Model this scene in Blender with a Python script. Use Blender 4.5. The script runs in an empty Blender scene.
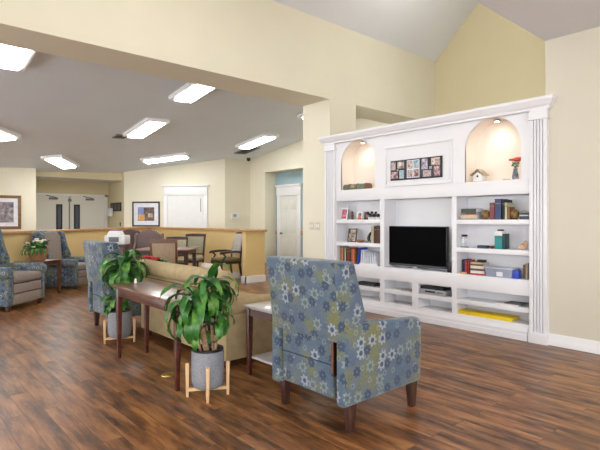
import bpy, bmesh, math, random
from mathutils import Vector, Matrix
random.seed(7)
C = bpy.context.scene.collection
PI = math.pi

# ------------------------------------------------------------------ mesh builder
class MB:
    def __init__(s): s.v = []; s.f = []
    def add(s, vs, fs):
        o = len(s.v); s.v += [tuple(v) for v in vs]; s.f += [tuple(i + o for i in f) for f in fs]; return s
    def box(s, x0, x1, y0, y1, z0, z1):
        return s.hexa([(x0,y0,z0),(x1,y0,z0),(x1,y1,z0),(x0,y1,z0),(x0,y0,z1),(x1,y0,z1),(x1,y1,z1),(x0,y1,z1)])
    def hexa(s, p):
        return s.add(p, [(0,3,2,1),(4,5,6,7),(0,1,5,4),(1,2,6,5),(2,3,7,6),(3,0,4,7)])
    def cbox(s, c, sz, rz=0, rx=0, ry=0):
        M = Matrix.Translation(c) @ Matrix.Rotation(rz,4,'Z') @ Matrix.Rotation(ry,4,'Y') @ Matrix.Rotation(rx,4,'X')
        a, b, d = sz[0]/2, sz[1]/2, sz[2]/2
        return s.hexa([M @ Vector(q) for q in [(-a,-b,-d),(a,-b,-d),(a,b,-d),(-a,b,-d),(-a,-b,d),(a,-b,d),(a,b,d),(-a,b,d)]])
    def frustum(s, c0, s0, c1, s1):
        q = [(-1,-1),(1,-1),(1,1),(-1,1)]
        return s.hexa([(c0[0]+a*s0[0]/2, c0[1]+b*s0[1]/2, c0[2]) for a,b in q] + [(c1[0]+a*s1[0]/2, c1[1]+b*s1[1]/2, c1[2]) for a,b in q])
    def prism(s, poly, axis, a, b):
        # poly 2d; axis 'x': poly=(y,z); 'y': poly=(x,z); 'z': poly=(x,y)
        def mk(p, t):
            return (t,p[0],p[1]) if axis=='x' else ((p[0],t,p[1]) if axis=='y' else (p[0],p[1],t))
        n = len(poly)
        vs = [mk(p,a) for p in poly] + [mk(p,b) for p in poly]
        fs = [tuple(range(n)), tuple(range(2*n-1,n-1,-1))] + [(i,(i+1)%n,n+(i+1)%n,n+i) for i in range(n)]
        return s.add(vs, fs)
    def tube(s, pts, rad, n=10, cap=True):
        pts = [Vector(p) for p in pts]
        if not isinstance(rad, (list,tuple)): rad = [rad]*len(pts)
        rings = []; up = None
        for i,p in enumerate(pts):
            t = (pts[min(i+1,len(pts)-1)] - pts[max(i-1,0)]).normalized()
            if up is None:
                up = Vector((0,0,1)) if abs(t.z) < .9 else Vector((1,0,0))
            a = t.cross(up).normalized(); b = a.cross(t).normalized(); up = b
            rings.append([p + (a*math.cos(2*PI*k/n) + b*math.sin(2*PI*k/n))*rad[i] for k in range(n)])
        vs = [v for r in rings for v in r]; fs = []
        for i in range(len(pts)-1):
            for k in range(n):
                fs.append((i*n+k, i*n+(k+1)%n, (i+1)*n+(k+1)%n, (i+1)*n+k))
        if cap:
            fs.append(tuple(range(n))[::-1]); fs.append(tuple((len(pts)-1)*n+k for k in range(n)))
        return s.add(vs, fs)
    def lathe(s, prof, n=28, c=(0,0,0), sx=1, sy=1):
        vs = []; fs = []; m = len(prof)
        for r,z in prof:
            for k in range(n):
                a = 2*PI*k/n; vs.append((c[0]+r*sx*math.cos(a), c[1]+r*sy*math.sin(a), c[2]+z))
        for i in range(m-1):
            for k in range(n):
                fs.append((i*n+k, i*n+(k+1)%n, (i+1)*n+(k+1)%n, (i+1)*n+k))
        fs.append(tuple(range(n))[::-1]); fs.append(tuple((m-1)*n+k for k in range(n)))
        return s.add(vs, fs)
    def sphere(s, c, r, n=16, m=10, sc=(1,1,1)):
        prof = [(math.sin(PI*i/m)*r, -math.cos(PI*i/m)*r) for i in range(m+1)]
        prof[0] = (r*.02,-r); prof[-1] = (r*.02,r)
        o = len(s.v); s.lathe([(a,b*sc[2]) for a,b in prof], n, c, sc[0], sc[1]); return s
    def xf(s, M):
        s.v = [tuple(M @ Vector(v)) for v in s.v]; return s

def obj(name, mb, mat, parent=None, bevel=0, seg=2, smooth=True, loc=None, rot=None, ang=38, weld=False):
    me = bpy.data.meshes.new(name)
    bm = bmesh.new()
    vs = [bm.verts.new(v) for v in mb.v]
    for f in mb.f:
        try: bm.faces.new([vs[i] for i in f])
        except ValueError: pass
    if weld: bmesh.ops.remove_doubles(bm, verts=bm.verts, dist=1e-4)
    bmesh.ops.recalc_face_normals(bm, faces=bm.faces)
    if bevel:
        es = [e for e in bm.edges if len(e.link_faces)==2 and e.calc_face_angle(0) > math.radians(28)]
        bmesh.ops.bevel(bm, geom=es, offset=bevel, segments=seg, profile=.5, affect='EDGES', clamp_overlap=True)
    bm.normal_update()
    uv = bm.loops.layers.uv.new('UVMap')
    for f in bm.faces:
        n = f.normal; a = (abs(n.x), abs(n.y), abs(n.z)); k = a.index(max(a))
        for l in f.loops:
            p = l.vert.co
            l[uv].uv = (p.y+3.3, p.z) if k==0 else ((p.x, p.z) if k==1 else (p.x, p.y+1.7))
    for f in bm.faces: f.smooth = smooth
    bm.to_mesh(me); bm.free()
    if smooth: me.set_sharp_from_angle(angle=math.radians(ang))
    o = bpy.data.objects.new(name, me); C.objects.link(o)
    if mat: me.materials.append(mat)
    if parent: o.parent = parent
    if loc: o.location = loc
    if rot is not None: o.rotation_euler = rot
    return o

def tag(o, label, cat, group=None, kind=None):
    o['label'] = label; o['category'] = cat
    if group: o['group'] = group
    if kind: o['kind'] = kind
    return o
def thing(name, label, cat, loc=(0,0,0), rz=0, group=None):
    o = bpy.data.objects.new(name, None); C.objects.link(o)
    o.empty_display_size = .1; o.location = loc; o.rotation_euler = (0,0,rz)
    return tag(o, label, cat, group)
def struct(name, mb, m, **k):
    o = obj(name, mb, m, **k)
    if not k.get('parent'): o['kind'] = 'structure'
    return o
def dup(root, loc, rz, label, group=None):
    def cp(o, par):
        c = o.copy(); C.objects.link(c); c.parent = par
        for ch in list(o.children): cp(ch, c)
        return c
    r = cp(root, None); r.location = loc; r.rotation_euler = (0,0,rz); r['label'] = label
    if group: r['group'] = group
    return r

# ------------------------------------------------------------------ materials
def srgb(r,g,b):
    f = lambda c: (c/255/12.92) if c/255 <= .04045 else ((c/255+.055)/1.055)**2.4
    return (f(r),f(g),f(b),1)
class NT:
    def __init__(s, name):
        s.m = bpy.data.materials.new(name); s.m.use_nodes = True; s.t = s.m.node_tree
        s.b = s.t.nodes['Principled BSDF']
    def n(s, typ, **k):
        nd = s.t.nodes.new('ShaderNode'+typ)
        for a,v in k.items():
            if a in nd.inputs: nd.inputs[a].default_value = v
            else: setattr(nd, a, v)
        return nd
    def l(s, a, b): s.t.links.new(a, b)
    def math(s, op, a, b=None, c=None):
        nd = s.t.nodes.new('ShaderNodeMath'); nd.operation = op
        for i,x in enumerate((a,b,c)):
            if x is None: continue
            if isinstance(x,(int,float)): nd.inputs[i].default_value = x
            else: s.l(x, nd.inputs[i])
        return nd.outputs[0]
    def mix(s, fac, a, b, mode='MIX'):
        nd = s.t.nodes.new('ShaderNodeMix'); nd.data_type = 'RGBA'; nd.blend_type = mode
        for i,x in ((0,fac),(6,a),(7,b)):
            if isinstance(x,(int,float,tuple)): nd.inputs[i].default_value = x
            else: s.l(x, nd.inputs[i])
        return nd.outputs[2]
    def ramp(s, fac, stops):
        nd = s.t.nodes.new('ShaderNodeValToRGB'); e = nd.color_ramp.elements
        while len(e) < len(stops): e.new(.5)
        for i,(p,c) in enumerate(stops): e[i].position = p; e[i].color = c
        s.l(fac, nd.inputs[0]); return nd.outputs[0]

def plain(name, col, rough=.6, metal=0, var=.06, scale=8, bump=0, bscale=120, spec=.5):
    t = NT(name); co = t.n('TexCoord').outputs['Object']
    nz = t.n('TexNoise', Scale=scale, Detail=4.0); t.l(co, nz.inputs['Vector'])
    d = tuple(max(0,c*(1-var*2)) for c in col[:3])+(1,); u = tuple(min(1,c*(1+var)) for c in col[:3])+(1,)
    t.l(t.ramp(nz.outputs['Fac'], [(.3,d),(.7,u)]), t.b.inputs['Base Color'])
    t.b.inputs['Roughness'].default_value = rough; t.b.inputs['Metallic'].default_value = metal
    t.b.inputs['Specular IOR Level'].default_value = spec
    if bump:
        n2 = t.n('TexNoise', Scale=bscale, Detail=3.0); t.l(co, n2.inputs['Vector'])
        bp = t.n('Bump', Strength=bump, Distance=.002); t.l(n2.outputs['Fac'], bp.inputs['Height']); t.l(bp.outputs[0], t.b.inputs['Normal'])
    return t.m
def emit(name, col, strength):
    t = NT(name); t.b.inputs['Base Color'].default_value = (0.8,.8,.8,1)
    t.b.inputs['Emission Color'].default_value = col; t.b.inputs['Emission Strength'].default_value = strength
    return t.m
def wood(name, c1, c2, rough=.35, stretch=(1,12,12), coat=0, scale=3):
    t = NT(name); co = t.n('TexCoord').outputs['Object']
    mp = t.n('Mapping'); mp.inputs['Scale'].default_value = stretch; t.l(co, mp.inputs['Vector'])
    nz = t.n('TexNoise', Scale=scale, Detail=6.0, Distortion=.6); t.l(mp.outputs[0], nz.inputs['Vector'])
    t.l(t.ramp(nz.outputs['Fac'], [(.3,c1),(.7,c2)]), t.b.inputs['Base Color'])
    t.b.inputs['Roughness'].default_value = rough; t.b.inputs['Coat Weight'].default_value = coat; t.b.inputs['Coat Roughness'].default_value = .12
    return t.m
def floral(name, sc=9.6):
    t = NT(name)
    uv = t.n('TexCoord').outputs['UV']
    vs = t.n('VectorMath', operation='SCALE'); vs.inputs['Scale'].default_value = sc; t.l(uv, vs.inputs[0])
    vo = t.n('TexVoronoi', voronoi_dimensions='2D', Scale=1.0, Randomness=.7); t.l(vs.outputs[0], vo.inputs['Vector'])
    df = t.n('VectorMath', operation='SUBTRACT'); t.l(vs.outputs[0], df.inputs[0]); t.l(vo.outputs['Position'], df.inputs[1])
    sx = t.n('SeparateXYZ'); t.l(df.outputs[0], sx.inputs[0])
    an = t.math('ARCTAN2', sx.outputs[1], sx.outputs[0])
    pet = t.math('COSINE', t.math('MULTIPLY', an, 7.0))
    r0 = t.math('MULTIPLY_ADD', pet, .075, .345)
    dist = vo.outputs['Distance']
    def step(a, b, w=.03):   # 1 where a<b
        return t.math('MULTIPLY', t.math('SMOOTH_MIN', 1.0, t.math('MAXIMUM', t.math('DIVIDE', t.math('SUBTRACT', b, a), w), 0.0), 0.0), 1.0)
    fl = step(dist, r0)
    ce = step(dist, .17)
    dot = step(dist, .075)
    sc2 = t.n('SeparateColor'); t.l(vo.outputs['Color'], sc2.inputs[0])
    isl = t.math('GREATER_THAN', sc2.outputs[0], .77)
    ism = t.math('GREATER_THAN', sc2.outputs[0], .48)
    nz = t.n('TexNoise', Scale=4.5, Detail=2.0); t.l(uv, nz.inputs['Vector'])
    n2 = t.n('TexNoise', Scale=60.0, Detail=4.0); t.l(uv, n2.inputs['Vector'])
    base = t.ramp(nz.outputs['Fac'], [(.36,srgb(80,98,118)),(.50,srgb(92,106,118)),(.57,srgb(106,112,96)),(.66,srgb(112,114,74))])
    light = t.mix(ce, srgb(146,154,162), srgb(66,80,100))
    mid = t.mix(ce, srgb(122,136,138), srgb(92,102,98))
    dark = t.mix(dot, srgb(62,76,98), srgb(100,112,124))
    fc = t.mix(isl, t.mix(ism, dark, mid), light)
    v2 = t.n('VectorMath', operation='MULTIPLY_ADD'); v2.inputs[1].default_value = (1.35,1.35,1.35); v2.inputs[2].default_value = (.37,.61,0); t.l(vs.outputs[0], v2.inputs[0])
    vb = t.n('TexVoronoi', voronoi_dimensions='2D', Scale=1.0, Randomness=.8); t.l(v2.outputs[0], vb.inputs['Vector'])
    rg = t.math('MULTIPLY', step(vb.outputs['Distance'], .27, .05), t.math('SUBTRACT', 1.0, step(vb.outputs['Distance'], .15, .05)))
    sb2 = t.n('SeparateColor'); t.l(vb.outputs['Color'], sb2.inputs[0])
    base = t.mix(t.math('MULTIPLY', rg, .55), base, t.mix(t.math('GREATER_THAN', sb2.outputs[1], .5), srgb(70,86,110), srgb(136,146,140)))
    # the dark blossoms are smaller discs
    dk = step(dist, t.math('MULTIPLY_ADD', pet, .05, .31))
    msk = t.mix(ism, dk, fl)
    col = t.mix(msk, base, fc)
    col = t.mix(.35, col, t.ramp(n2.outputs['Fac'], [(.3,(.55,.55,.55,1)),(.7,(1.25,1.25,1.25,1))]), 'MULTIPLY')
    t.l(col, t.b.inputs['Base Color'])
    t.b.inputs['Roughness'].default_value = .88; t.b.inputs['Sheen Weight'].default_value = .25; t.b.inputs['Specular IOR Level'].default_value = .2
    bp = t.n('Bump', Strength=.35, Distance=.002); n3 = t.n('TexNoise', Scale=260.0); t.l(uv, n3.inputs['Vector'])
    t.l(n3.outputs['Fac'], bp.inputs['Height']); t.l(bp.outputs[0], t.b.inputs['Normal'])
    return t.m
def speckle(name, cols, scale=60, rough=.85, stretch=(1,1,1)):
    t = NT(name); co = t.n('TexCoord').outputs['Object']
    mp = t.n('Mapping'); mp.inputs['Scale'].default_value = stretch; t.l(co, mp.inputs['Vector'])
    nz = t.n('TexNoise', Scale=scale, Detail=5.0, Roughness=.65); t.l(mp.outputs[0], nz.inputs['Vector'])
    k = len(cols); t.l(t.ramp(nz.outputs['Fac'], [(.3+.4*i/(k-1), c) for i,c in enumerate(cols)]), t.b.inputs['Base Color'])
    t.b.inputs['Roughness'].default_value = rough
    return t.m
def photo(name, cols, seed=0, scale=9):
    t = NT(name); co = t.n('TexCoord').outputs['UV']
    mp = t.n('Mapping'); mp.inputs['Location'].default_value = (seed*1.7,seed*.9,seed*2.3); t.l(co, mp.inputs['Vector'])
    nz = t.n('TexNoise', Scale=scale, Detail=5.0, Distortion=.8); t.l(mp.outputs[0], nz.inputs['Vector'])
    k = len(cols); t.l(t.ramp(nz.outputs['Fac'], [(.32+.36*i/(k-1), c) for i,c in enumerate(cols)]), t.b.inputs['Base Color'])
    t.b.inputs['Roughness'].default_value = .35
    return t.m
def floor_mat():
    t = NT('floor_planks'); co = t.n('TexCoord').outputs['Object']
    br = t.n('TexBrick', offset=.37, offset_frequency=2, squash=1.0)
    br.inputs['Color1'].default_value = (0,0,0,1); br.inputs['Color2'].default_value = (1,1,1,1); br.inputs['Mortar'].default_value = (.5,.5,.5,1)
    br.inputs['Scale'].default_value = 1; br.inputs['Mortar Size'].default_value = .0022; br.inputs['Mortar Smooth'].default_value = .1
    br.inputs['Brick Width'].default_value = 1.22; br.inputs['Row Height'].default_value = .125
    t.l(co, br.inputs['Vector'])
    sb = t.n('SeparateColor'); t.l(br.outputs['Color'], sb.inputs[0])
    off = t.n('CombineXYZ'); t.l(t.math('MULTIPLY', sb.outputs[0], 37.0), off.inputs[2])
    ad = t.n('VectorMath', operation='ADD'); t.l(co, ad.inputs[0]); t.l(off.outputs[0], ad.inputs[1])
    def streak(sx, sy, scale, det=6.0, dist=.5):
        mp = t.n('Mapping'); mp.inputs['Scale'].default_value = (sx,sy,1); t.l(ad.outputs[0], mp.inputs['Vector'])
        nz = t.n('TexNoise', Scale=scale, Detail=det, Distortion=dist, Roughness=.6); t.l(mp.outputs[0], nz.inputs['Vector']); return nz.outputs['Fac']
    a = streak(1.5, 8.5, 1.4, 4.0, .1); b = streak(3, 60, 2.0, 4.0, .2)
    c1 = t.ramp(a, [(.30,srgb(60,38,22)),(.42,srgb(100,64,36)),(.53,srgb(140,92,52)),(.68,srgb(170,118,70))])
    c2 = t.mix(.4, c1, t.ramp(b, [(.3,(.55,.55,.55,1)),(.7,(1.3,1.3,1.3,1))]), 'MULTIPLY')
    c3 = t.mix(.28, c2, t.ramp(sb.outputs[0], [(0,(.7,.68,.66,1)),(1,(1.25,1.23,1.18,1))]), 'MULTIPLY')
    col = t.mix(t.math('MULTIPLY', br.outputs['Fac'], .45), c3, srgb(40,24,16))
    t.l(col, t.b.inputs['Base Color'])
    rr = t.math('MULTIPLY_ADD', b, .14, .27); t.l(rr, t.b.inputs['Roughness'])
    t.b.inputs['Specular IOR Level'].default_value = .5
    bp = t.n('Bump', Strength=.25, Distance=.002); t.l(t.math('SUBTRACT', b, t.math('MULTIPLY', br.outputs['Fac'], 1.5)), bp.inputs['Height']); t.l(bp.outputs[0], t.b.inputs['Normal'])
    return t.m

M = {}
M['floor'] = floor_mat()
M['wall'] = plain('cream_wall_paint', srgb(229,223,201), .75, var=.012, scale=1.5, bump=.12, bscale=90)
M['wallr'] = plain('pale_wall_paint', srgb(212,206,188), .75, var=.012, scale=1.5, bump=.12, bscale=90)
M['gable'] = plain('olive_cream_paint', srgb(214,203,166), .75, var=.012, scale=1.5, bump=.12, bscale=90)
M['tan'] = plain('tan_half_wall_paint', srgb(222,193,134), .7, var=.02, scale=2)
M['ceil'] = plain('ceiling_white', srgb(231,232,235), .85, var=.01, scale=1.5, bump=.1, bscale=140)
M['ceilfar'] = plain('cool_white_ceiling', srgb(226,235,243), .85, var=.01, scale=1.5, bump=.1, bscale=140)
M['blue'] = plain('blue_wall_paint', srgb(160,184,190), .75, var=.01)
M['white'] = plain('white_gloss_trim', srgb(236,236,236), .38, var=.008, scale=2)
M['unit'] = plain('white_unit_paint', srgb(233,233,236), .42, var=.008, scale=2)
M['niche'] = plain('warm_niche_paint', srgb(246,234,220), .6, var=.008, scale=2)
M['door'] = plain('door_paint', srgb(228,228,218), .45, var=.008, scale=2)
M['oakcap'] = wood('oak_cap', srgb(176,128,80), srgb(212,164,108), .4, stretch=(4,4,12))
M['floral'] = floral('blue_floral_fabric')
M['floral2'] = floral('blue_floral_fabric_small', 15.0)
M['taupe'] = plain('taupe_fabric', srgb(150,136,126), .9, var=.06, scale=30, bump=.3, bscale=250, spec=.2)
M['sofa'] = plain('tan_sofa_fabric', srgb(178,158,120), .85, var=.07, scale=12, bump=.3, bscale=200, spec=.25)
M['cherry'] = wood('cherry_wood', srgb(62,28,20), srgb(100,50,36), .3, stretch=(1.2,10,10), coat=.5)
M['cherrytop'] = wood('cherry_top', srgb(96,56,42), srgb(138,88,66), .3, stretch=(1.2,10,10), coat=.35)
M['legwood'] = wood('dark_leg_wood', srgb(48,28,22), srgb(80,50,40), .4, stretch=(10,10,1.5))
M['tablewood'] = wood('brown_table_wood', srgb(84,50,32), srgb(120,74,48), .35, stretch=(2,8,8), coat=.3)
M['paletop'] = plain('white_stone_top', srgb(214,212,214), .15, var=.05, scale=14)
M['stand'] = wood('light_stand_wood', srgb(200,160,112), srgb(224,188,142), .5, stretch=(10,10,1.5))
M['concrete'] = speckle('grey_concrete', [srgb(118,120,126),srgb(136,138,144),srgb(148,150,154)], 90, .8)
M['black'] = plain('black_plastic', srgb(24,24,26), .35, var=.05)
M['soil'] = speckle('dark_soil', [srgb(22,16,12),srgb(52,40,30)], 90, .95)
M['cane'] = speckle('tan_cane_bark', [srgb(128,100,72),srgb(176,146,110)], 26, .8, (1,1,4))
def leafmat():
    t = NT('leaf_green'); co = t.n('TexCoord').outputs['Object']
    nz = t.n('TexNoise', Scale=9.0, Detail=3.0); t.l(co, nz.inputs['Vector'])
    t.l(t.ramp(nz.outputs['Fac'], [(.3,srgb(20,64,22)),(.5,srgb(46,108,36)),(.7,srgb(112,160,66))]), t.b.inputs['Base Color'])
    t.b.inputs['Roughness'].default_value = .38
    return t.m
M['leaf'] = leafmat()
M['screen'] = plain('dark_screen', srgb(5,5,6), .6, var=.02, spec=.04)
M['greymetal'] = plain('grey_metal', srgb(120,122,126), .35, .8, var=.03)
M['silver'] = plain('silver_plastic', srgb(178,180,184), .35, .3, var=.03)
M['brass'] = plain('brass', srgb(190,160,100), .3, .9, var=.05)
M['basket'] = speckle('wicker_tan', [srgb(110,72,46),srgb(164,116,80),srgb(190,144,104)], 70, .8, (1,1,3))
M['cream'] = plain('cream_petal', srgb(238,232,204), .6)
M['red'] = plain('red_petal', srgb(206,30,44), .5, var=.2, scale=20)
M['coral'] = plain('coral_petal', srgb(232,84,58), .5, var=.1, scale=20)
M['tanfab'] = plain('tan_chair_fabric', srgb(168,146,122), .85, var=.05, scale=20)
M['sagefab'] = speckle('sage_beige_fabric', [srgb(142,138,112),srgb(182,174,146)], 70, .85)
M['greyfab'] = speckle('pale_grey_pattern_fabric', [srgb(150,142,132),srgb(206,198,188)], 80, .85)
M['olive'] = plain('olive_seat_fabric', srgb(116,106,66), .8, var=.1, scale=20)
M['brownlea'] = plain('brown_upholstery', srgb(112,92,88), .6, var=.08, scale=6)
M['darkbrown'] = plain('dark_brown_upholstery', srgb(78,52,40), .5, var=.08, scale=6)
M['diningtop'] = wood('dining_top_wood', srgb(120,84,74), srgb(158,118,104), .3, coat=.4)
M['plastic'] = plain('white_plastic', srgb(232,232,230), .4, var=.01)
M['purple'] = plain('purple_plastic', srgb(150,110,150), .4)
M['glassy'] = plain('door_glass_dark', srgb(86,96,112), .1, var=.1)
def glass():
    t = NT('clear_glass'); t.b.inputs['Transmission Weight'].default_value = 1; t.b.inputs['Roughness'].default_value = .03
    t.b.inputs['Base Color'].default_value = (.95,.96,.98,1); return t.m
M['glass'] = glass()
M['lamp'] = emit('troffer_lens', (.95,.98,1,1), 17.0)
M['fill_lamp'] = emit('fill_troffer_lens', (1,.98,.96,1), 4.6)  # glow of the fill lights added over the living area
M['bulb'] = emit('spot_bulb', (1,.86,.68,1), 8.0)
M['fill_day'] = emit('fill_daylight_pane', (.93,.96,1,1), 6.2)  # glow of the unseen windows added for daylight fill
M['paper'] = plain('white_paper', srgb(226,228,234), .7)
def col(name, r, g, b, rough=.6, **k): 
    if name not in M: M[name] = plain(name, srgb(r,g,b), rough, **k)
    return M[name]

# ------------------------------------------------------------------ the room
CA, CB, CC = .128, .043, 3.16          # sloped ceiling of the far room
def zc(x, y): return CC + CA*(x+12.6) + CB*(y-8.0)
struct('floor', MB().box(-17,4.6,-5.2,9.8,-.1,0), M['floor'])
# wall between the two rooms: pier, high opening, beam
w = MB(); w.box(-5.98,-5.35,-3.2,5.3,3.17,6.0); w.box(-5.98,-5.35,-5,-3.2,0,6.0)
struct('wall_header', w, M['wall'])
w = MB(); w.box(-5.98,-5.35,5.3,5.895,0,6.0); w.box(-5.98,-5.35,5.895,7.9,3.17,6.0); w.box(-5.98,-5.35,7.9,9.4,0,6.0); w.box(-5.98,-5.35,5.895,7.9,0,2.45)
struct('wall_pier', w, M['wall'])
struct('wall_gable', MB().box(-5.35,-2.0,8.15,8.3,2.4,6.2), M['gable'])
struct('wall_recess', MB().box(-5.35,-2.16,5.62,8.15,0,2.5), M['unit'])
w = MB(); w.box(-2.141,4.6,5.3,8.3,0,3.18); w.box(-2.146,-1.95,5.3,8.3,3.18,6.2)
struct('wall_right', w, M['wallr'])
struct('wall_bulkhead', MB().box(-2.146,-1.95,-5,5.3,3.25,6.2), M['wallr'])
struct('wall_side', MB().box(4.5,4.6,-5,5.3,0,3.18), M['wallr'])
struct('wall_back', MB().box(-17,4.6,-5.2,-5,0,6.2), M['wall'])
struct('ceiling', MB().box(-2.146,4.6,-5,5.3,3.18,3.25), M['ceil'])
v = MB()
v.prism([(-5.35,4.36),(-3.75,5.864),(-2.146,4.36),(-2.146,4.5),(-3.75,6.0),(-5.35,4.5)], 'y', -5, 8.15)
struct('ceiling', v, M['ceil'])
# far room ceiling slab (sloped)
cs = [(-15.0,-5),(-5.98,-5),(-5.98,9.0),(-15.0,9.0)]
struct('ceiling', MB().hexa([(x,y,zc(x,y)) for x,y in cs]+[(x,y,zc(x,y)+.1) for x,y in cs]), M['ceilfar'])
struct('ceiling', MB().box(-16.4,-15.05,3.2,6.0,2.52,2.6), M['ceil'])
# far room walls
w = MB(); w.box(-12.6,-11.81,8.93,9.5,0,4.2); w.box(-9.7,-5.98,8.93,9.5,0,4.2); w.box(-11.81,-9.7,8.93,9.5,2.75,4.2)
struct('wall_far', w, M['wall'])
struct('wall_alcove', MB().box(-11.81,-9.7,9.35,9.5,0,2.75), M['blue'])
struct('wall_corner', MB().box(-12.75,-12.6,8.0,9.1,0,4.0), M['wall'])
def diag(s0, s1, d0, d1, z0, z1, mb=None):
    # box on the diagonal wall: along (1,1)/sqrt2 from (-14.82,5.78); d = into the room (1,-1)/sqrt2
    mb = mb or MB(); q = math.sqrt(.5); P = lambda s,d: (-14.821+q*s+q*d, 5.779+q*s-q*d)
    pts = [P(s0,d1),P(s1,d1),P(s1,d0),P(s0,d0)]
    return mb.hexa([(x,y,z0) for x,y in pts]+[(x,y,z1) for x,y in pts])
struct('wall_window', diag(0,3.146,-.15,0,0,3.6), M['wall'])
w = MB().hexa([(-16.4,5.85,0),(-14.821,5.779,0),(-14.9,5.95,0),(-16.4,6.0,0),(-16.4,5.85,3.3),(-14.821,5.779,3.3),(-14.9,5.95,3.3),(-16.4,6.0,3.3)])
struct('wall_plaque', w, M['gable'])
struct('wall_corridor', MB().box(-16.4,-16.3,3.2,5.9,0,2.6), M['gable'])
w = MB(); w.box(-14.75,-14.6,-5,3.29,0,3.0); w.box(-16.3,-14.75,3.14,3.29,0,2.6)
struct('wall_left', w, M['wall'])
struct('wall_beam', MB().box(-15.15,-15.0,3.29,5.86,2.53,3.1), M['gable'])
# half wall of the dining nook, its cap rails and skirting
A = Vector((-13.9,6.2)); B = Vector((-9.2,1.03)); dv = (B-A).normalized(); nv = Vector((-dv.y, dv.x))
if nv.x < 0: nv = -nv
def seg(mb, a, b, d0, d1, z0, z1, n):
    p = [a+n*d1, b+n*d1, b+n*d0, a+n*d0]
    return mb.hexa([(q.x,q.y,z0) for q in p]+[(q.x,q.y,z1) for q in p])
w = MB(); w.box(-13.9,-8.38,6.12,6.23,0,1.05); w.box(-8.38,-8.25,5.74,6.23,0,1.05)
seg(w, A+dv*.0, B, -.13, 0, 0, 1.05, nv)
struct('wall_half', w, M['tan'])
w = MB(); w.box(-13.92,-8.40,6.08,6.27,1.05,1.10); w.box(-8.42,-8.21,5.70,6.27,1.051,1.101)
seg(w, A, B, -.17, .04, 1.049, 1.099, nv)
struct('trim_1', w, M['oakcap'], bevel=.008)
w = MB(); w.box(-13.8,-8.38,6.105,6.12,0,.12); w.box(-8.25,-8.232,5.722,6.24,0,.14); w.box(-8.392,-8.232,5.722,5.74,0,.14); w.box(-8.395,-8.38,5.74,6.12,0,.12)
struct('baseboard_nook', w, M['white'])
# skirting of the right wall
w = MB().prism([(5.3,0),(5.275,0),(5.275,.05),(5.282,.06),(5.282,.095),(5.292,.12),(5.3,.12)], 'x', -2.10, 4.5)
struct('baseboard_right', w, M['white'])
w = MB(); w.box(-12.6,-11.81,8.91,8.93,0,.12); w.box(-9.7,-5.98,8.91,8.93,0,.12)
struct('baseboard_far', w, M['white'])
# oak rail on the alcove and the far wall
w = MB(); w.box(-11.79,-11.62,9.31,9.35,.86,.98); w.box(-10.6,-9.72,9.31,9.35,.86,.98); w.box(-12.0,-11.83,8.89,8.93,.86,.98)
struct('trim_2', w, M['oakcap'], bevel=.006)
# alcove door
d = struct('door_1', MB().box(-11.546,-10.727,9.31,9.345,0,2.02), M['door'])
w = MB()
for (x0,x1) in ((-11.44,-11.18),(-11.09,-10.83)):
    for (z0,z1) in ((.15,.75),(.92,1.50),(1.60,1.90)): w.box(x0,x1,9.302,9.311,z0,z1)
obj('door_panel', w, M['door'], d, bevel=.004)
w = MB(); w.box(-11.68,-11.55,9.29,9.35,0,2.03); w.box(-10.725,-10.60,9.29,9.35,0,2.03); w.box(-11.70,-10.58,9.28,9.35,2.03,2.30); w.box(-11.74,-10.54,9.24,9.35,2.30,2.36)
obj('door_casing', w, M['white'], d, bevel=.005)
w = MB(); w.tube([(-11.48,9.31,.90),(-11.48,9.26,.90)], .03); w.tube([(-11.48,9.255,.90),(-11.36,9.25,.90)], .014)
obj('door_handle', w, M['greymetal'], d)
# double corridor doors
d = struct('door_2', MB().box(-16.30,-16.26,3.55,4.62,0,2.05).box(-16.30,-16.26,4.635,5.70,0,2.05), M['door'])
for y0,y1 in ((4.22,4.40),(4.74,4.92)):
    f = obj('door_window', MB().box(-16.262,-16.245,y0,y1,1.0,1.79), M['black'], d)
    obj('pane', MB().box(-16.248,-16.24,y0+.045,y1-.045,1.04,1.75), M['glassy'], f)
w = MB(); w.box(-16.3,-16.23,3.45,3.55,0,2.12); w.box(-16.3,-16.23,5.70,5.78,0,2.12); w.box(-16.3,-16.23,3.45,5.78,2.05,2.12)
obj('door_casing', w, M['white'], d)
obj('latch_rod', MB().tube([(-16.24,4.60,.1),(-16.24,4.60,2.02)],.012,8).box(-16.26,-16.22,4.57,4.66,1.88,1.96), M['greymetal'], d)
for y0 in (4.02,5.10):
    w = MB(); w.box(-16.26,-16.19,y0,y0+.24,1.93,1.99); w.tube([(-16.19,y0+.2,1.99),(-16.16,y0+.05,2.02),(-16.24,y0-.08,2.06)], .012)
    obj('door_closer', w, M['greymetal'], d)
# window of the diagonal wall with closed white shade
wn = struct('window_1', diag(1.37,2.50,0,.02,.85,2.05), M['plastic'])
w = diag(1.26,1.37,0,.05,.80,2.05); diag(2.50,2.61,0,.05,.80,2.05,w); diag(1.26,2.61,0,.05,2.05,2.32,w); diag(1.20,2.67,0,.09,2.32,2.37,w); diag(1.22,2.65,0,.08,.80,.86,w)
obj('window_frame', w, M['white'], wn, bevel=.004)
w = MB()
for k in range(23): diag(1.385,2.485,.02,.03,.88+k*.05,.922+k*.05,w)
obj('blind', w, M['plastic'], wn)
w = diag(2.40,2.415,.03,.045,1.55,1.95); obj('blind_wand', w, M['greymetal'], wn)
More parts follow.
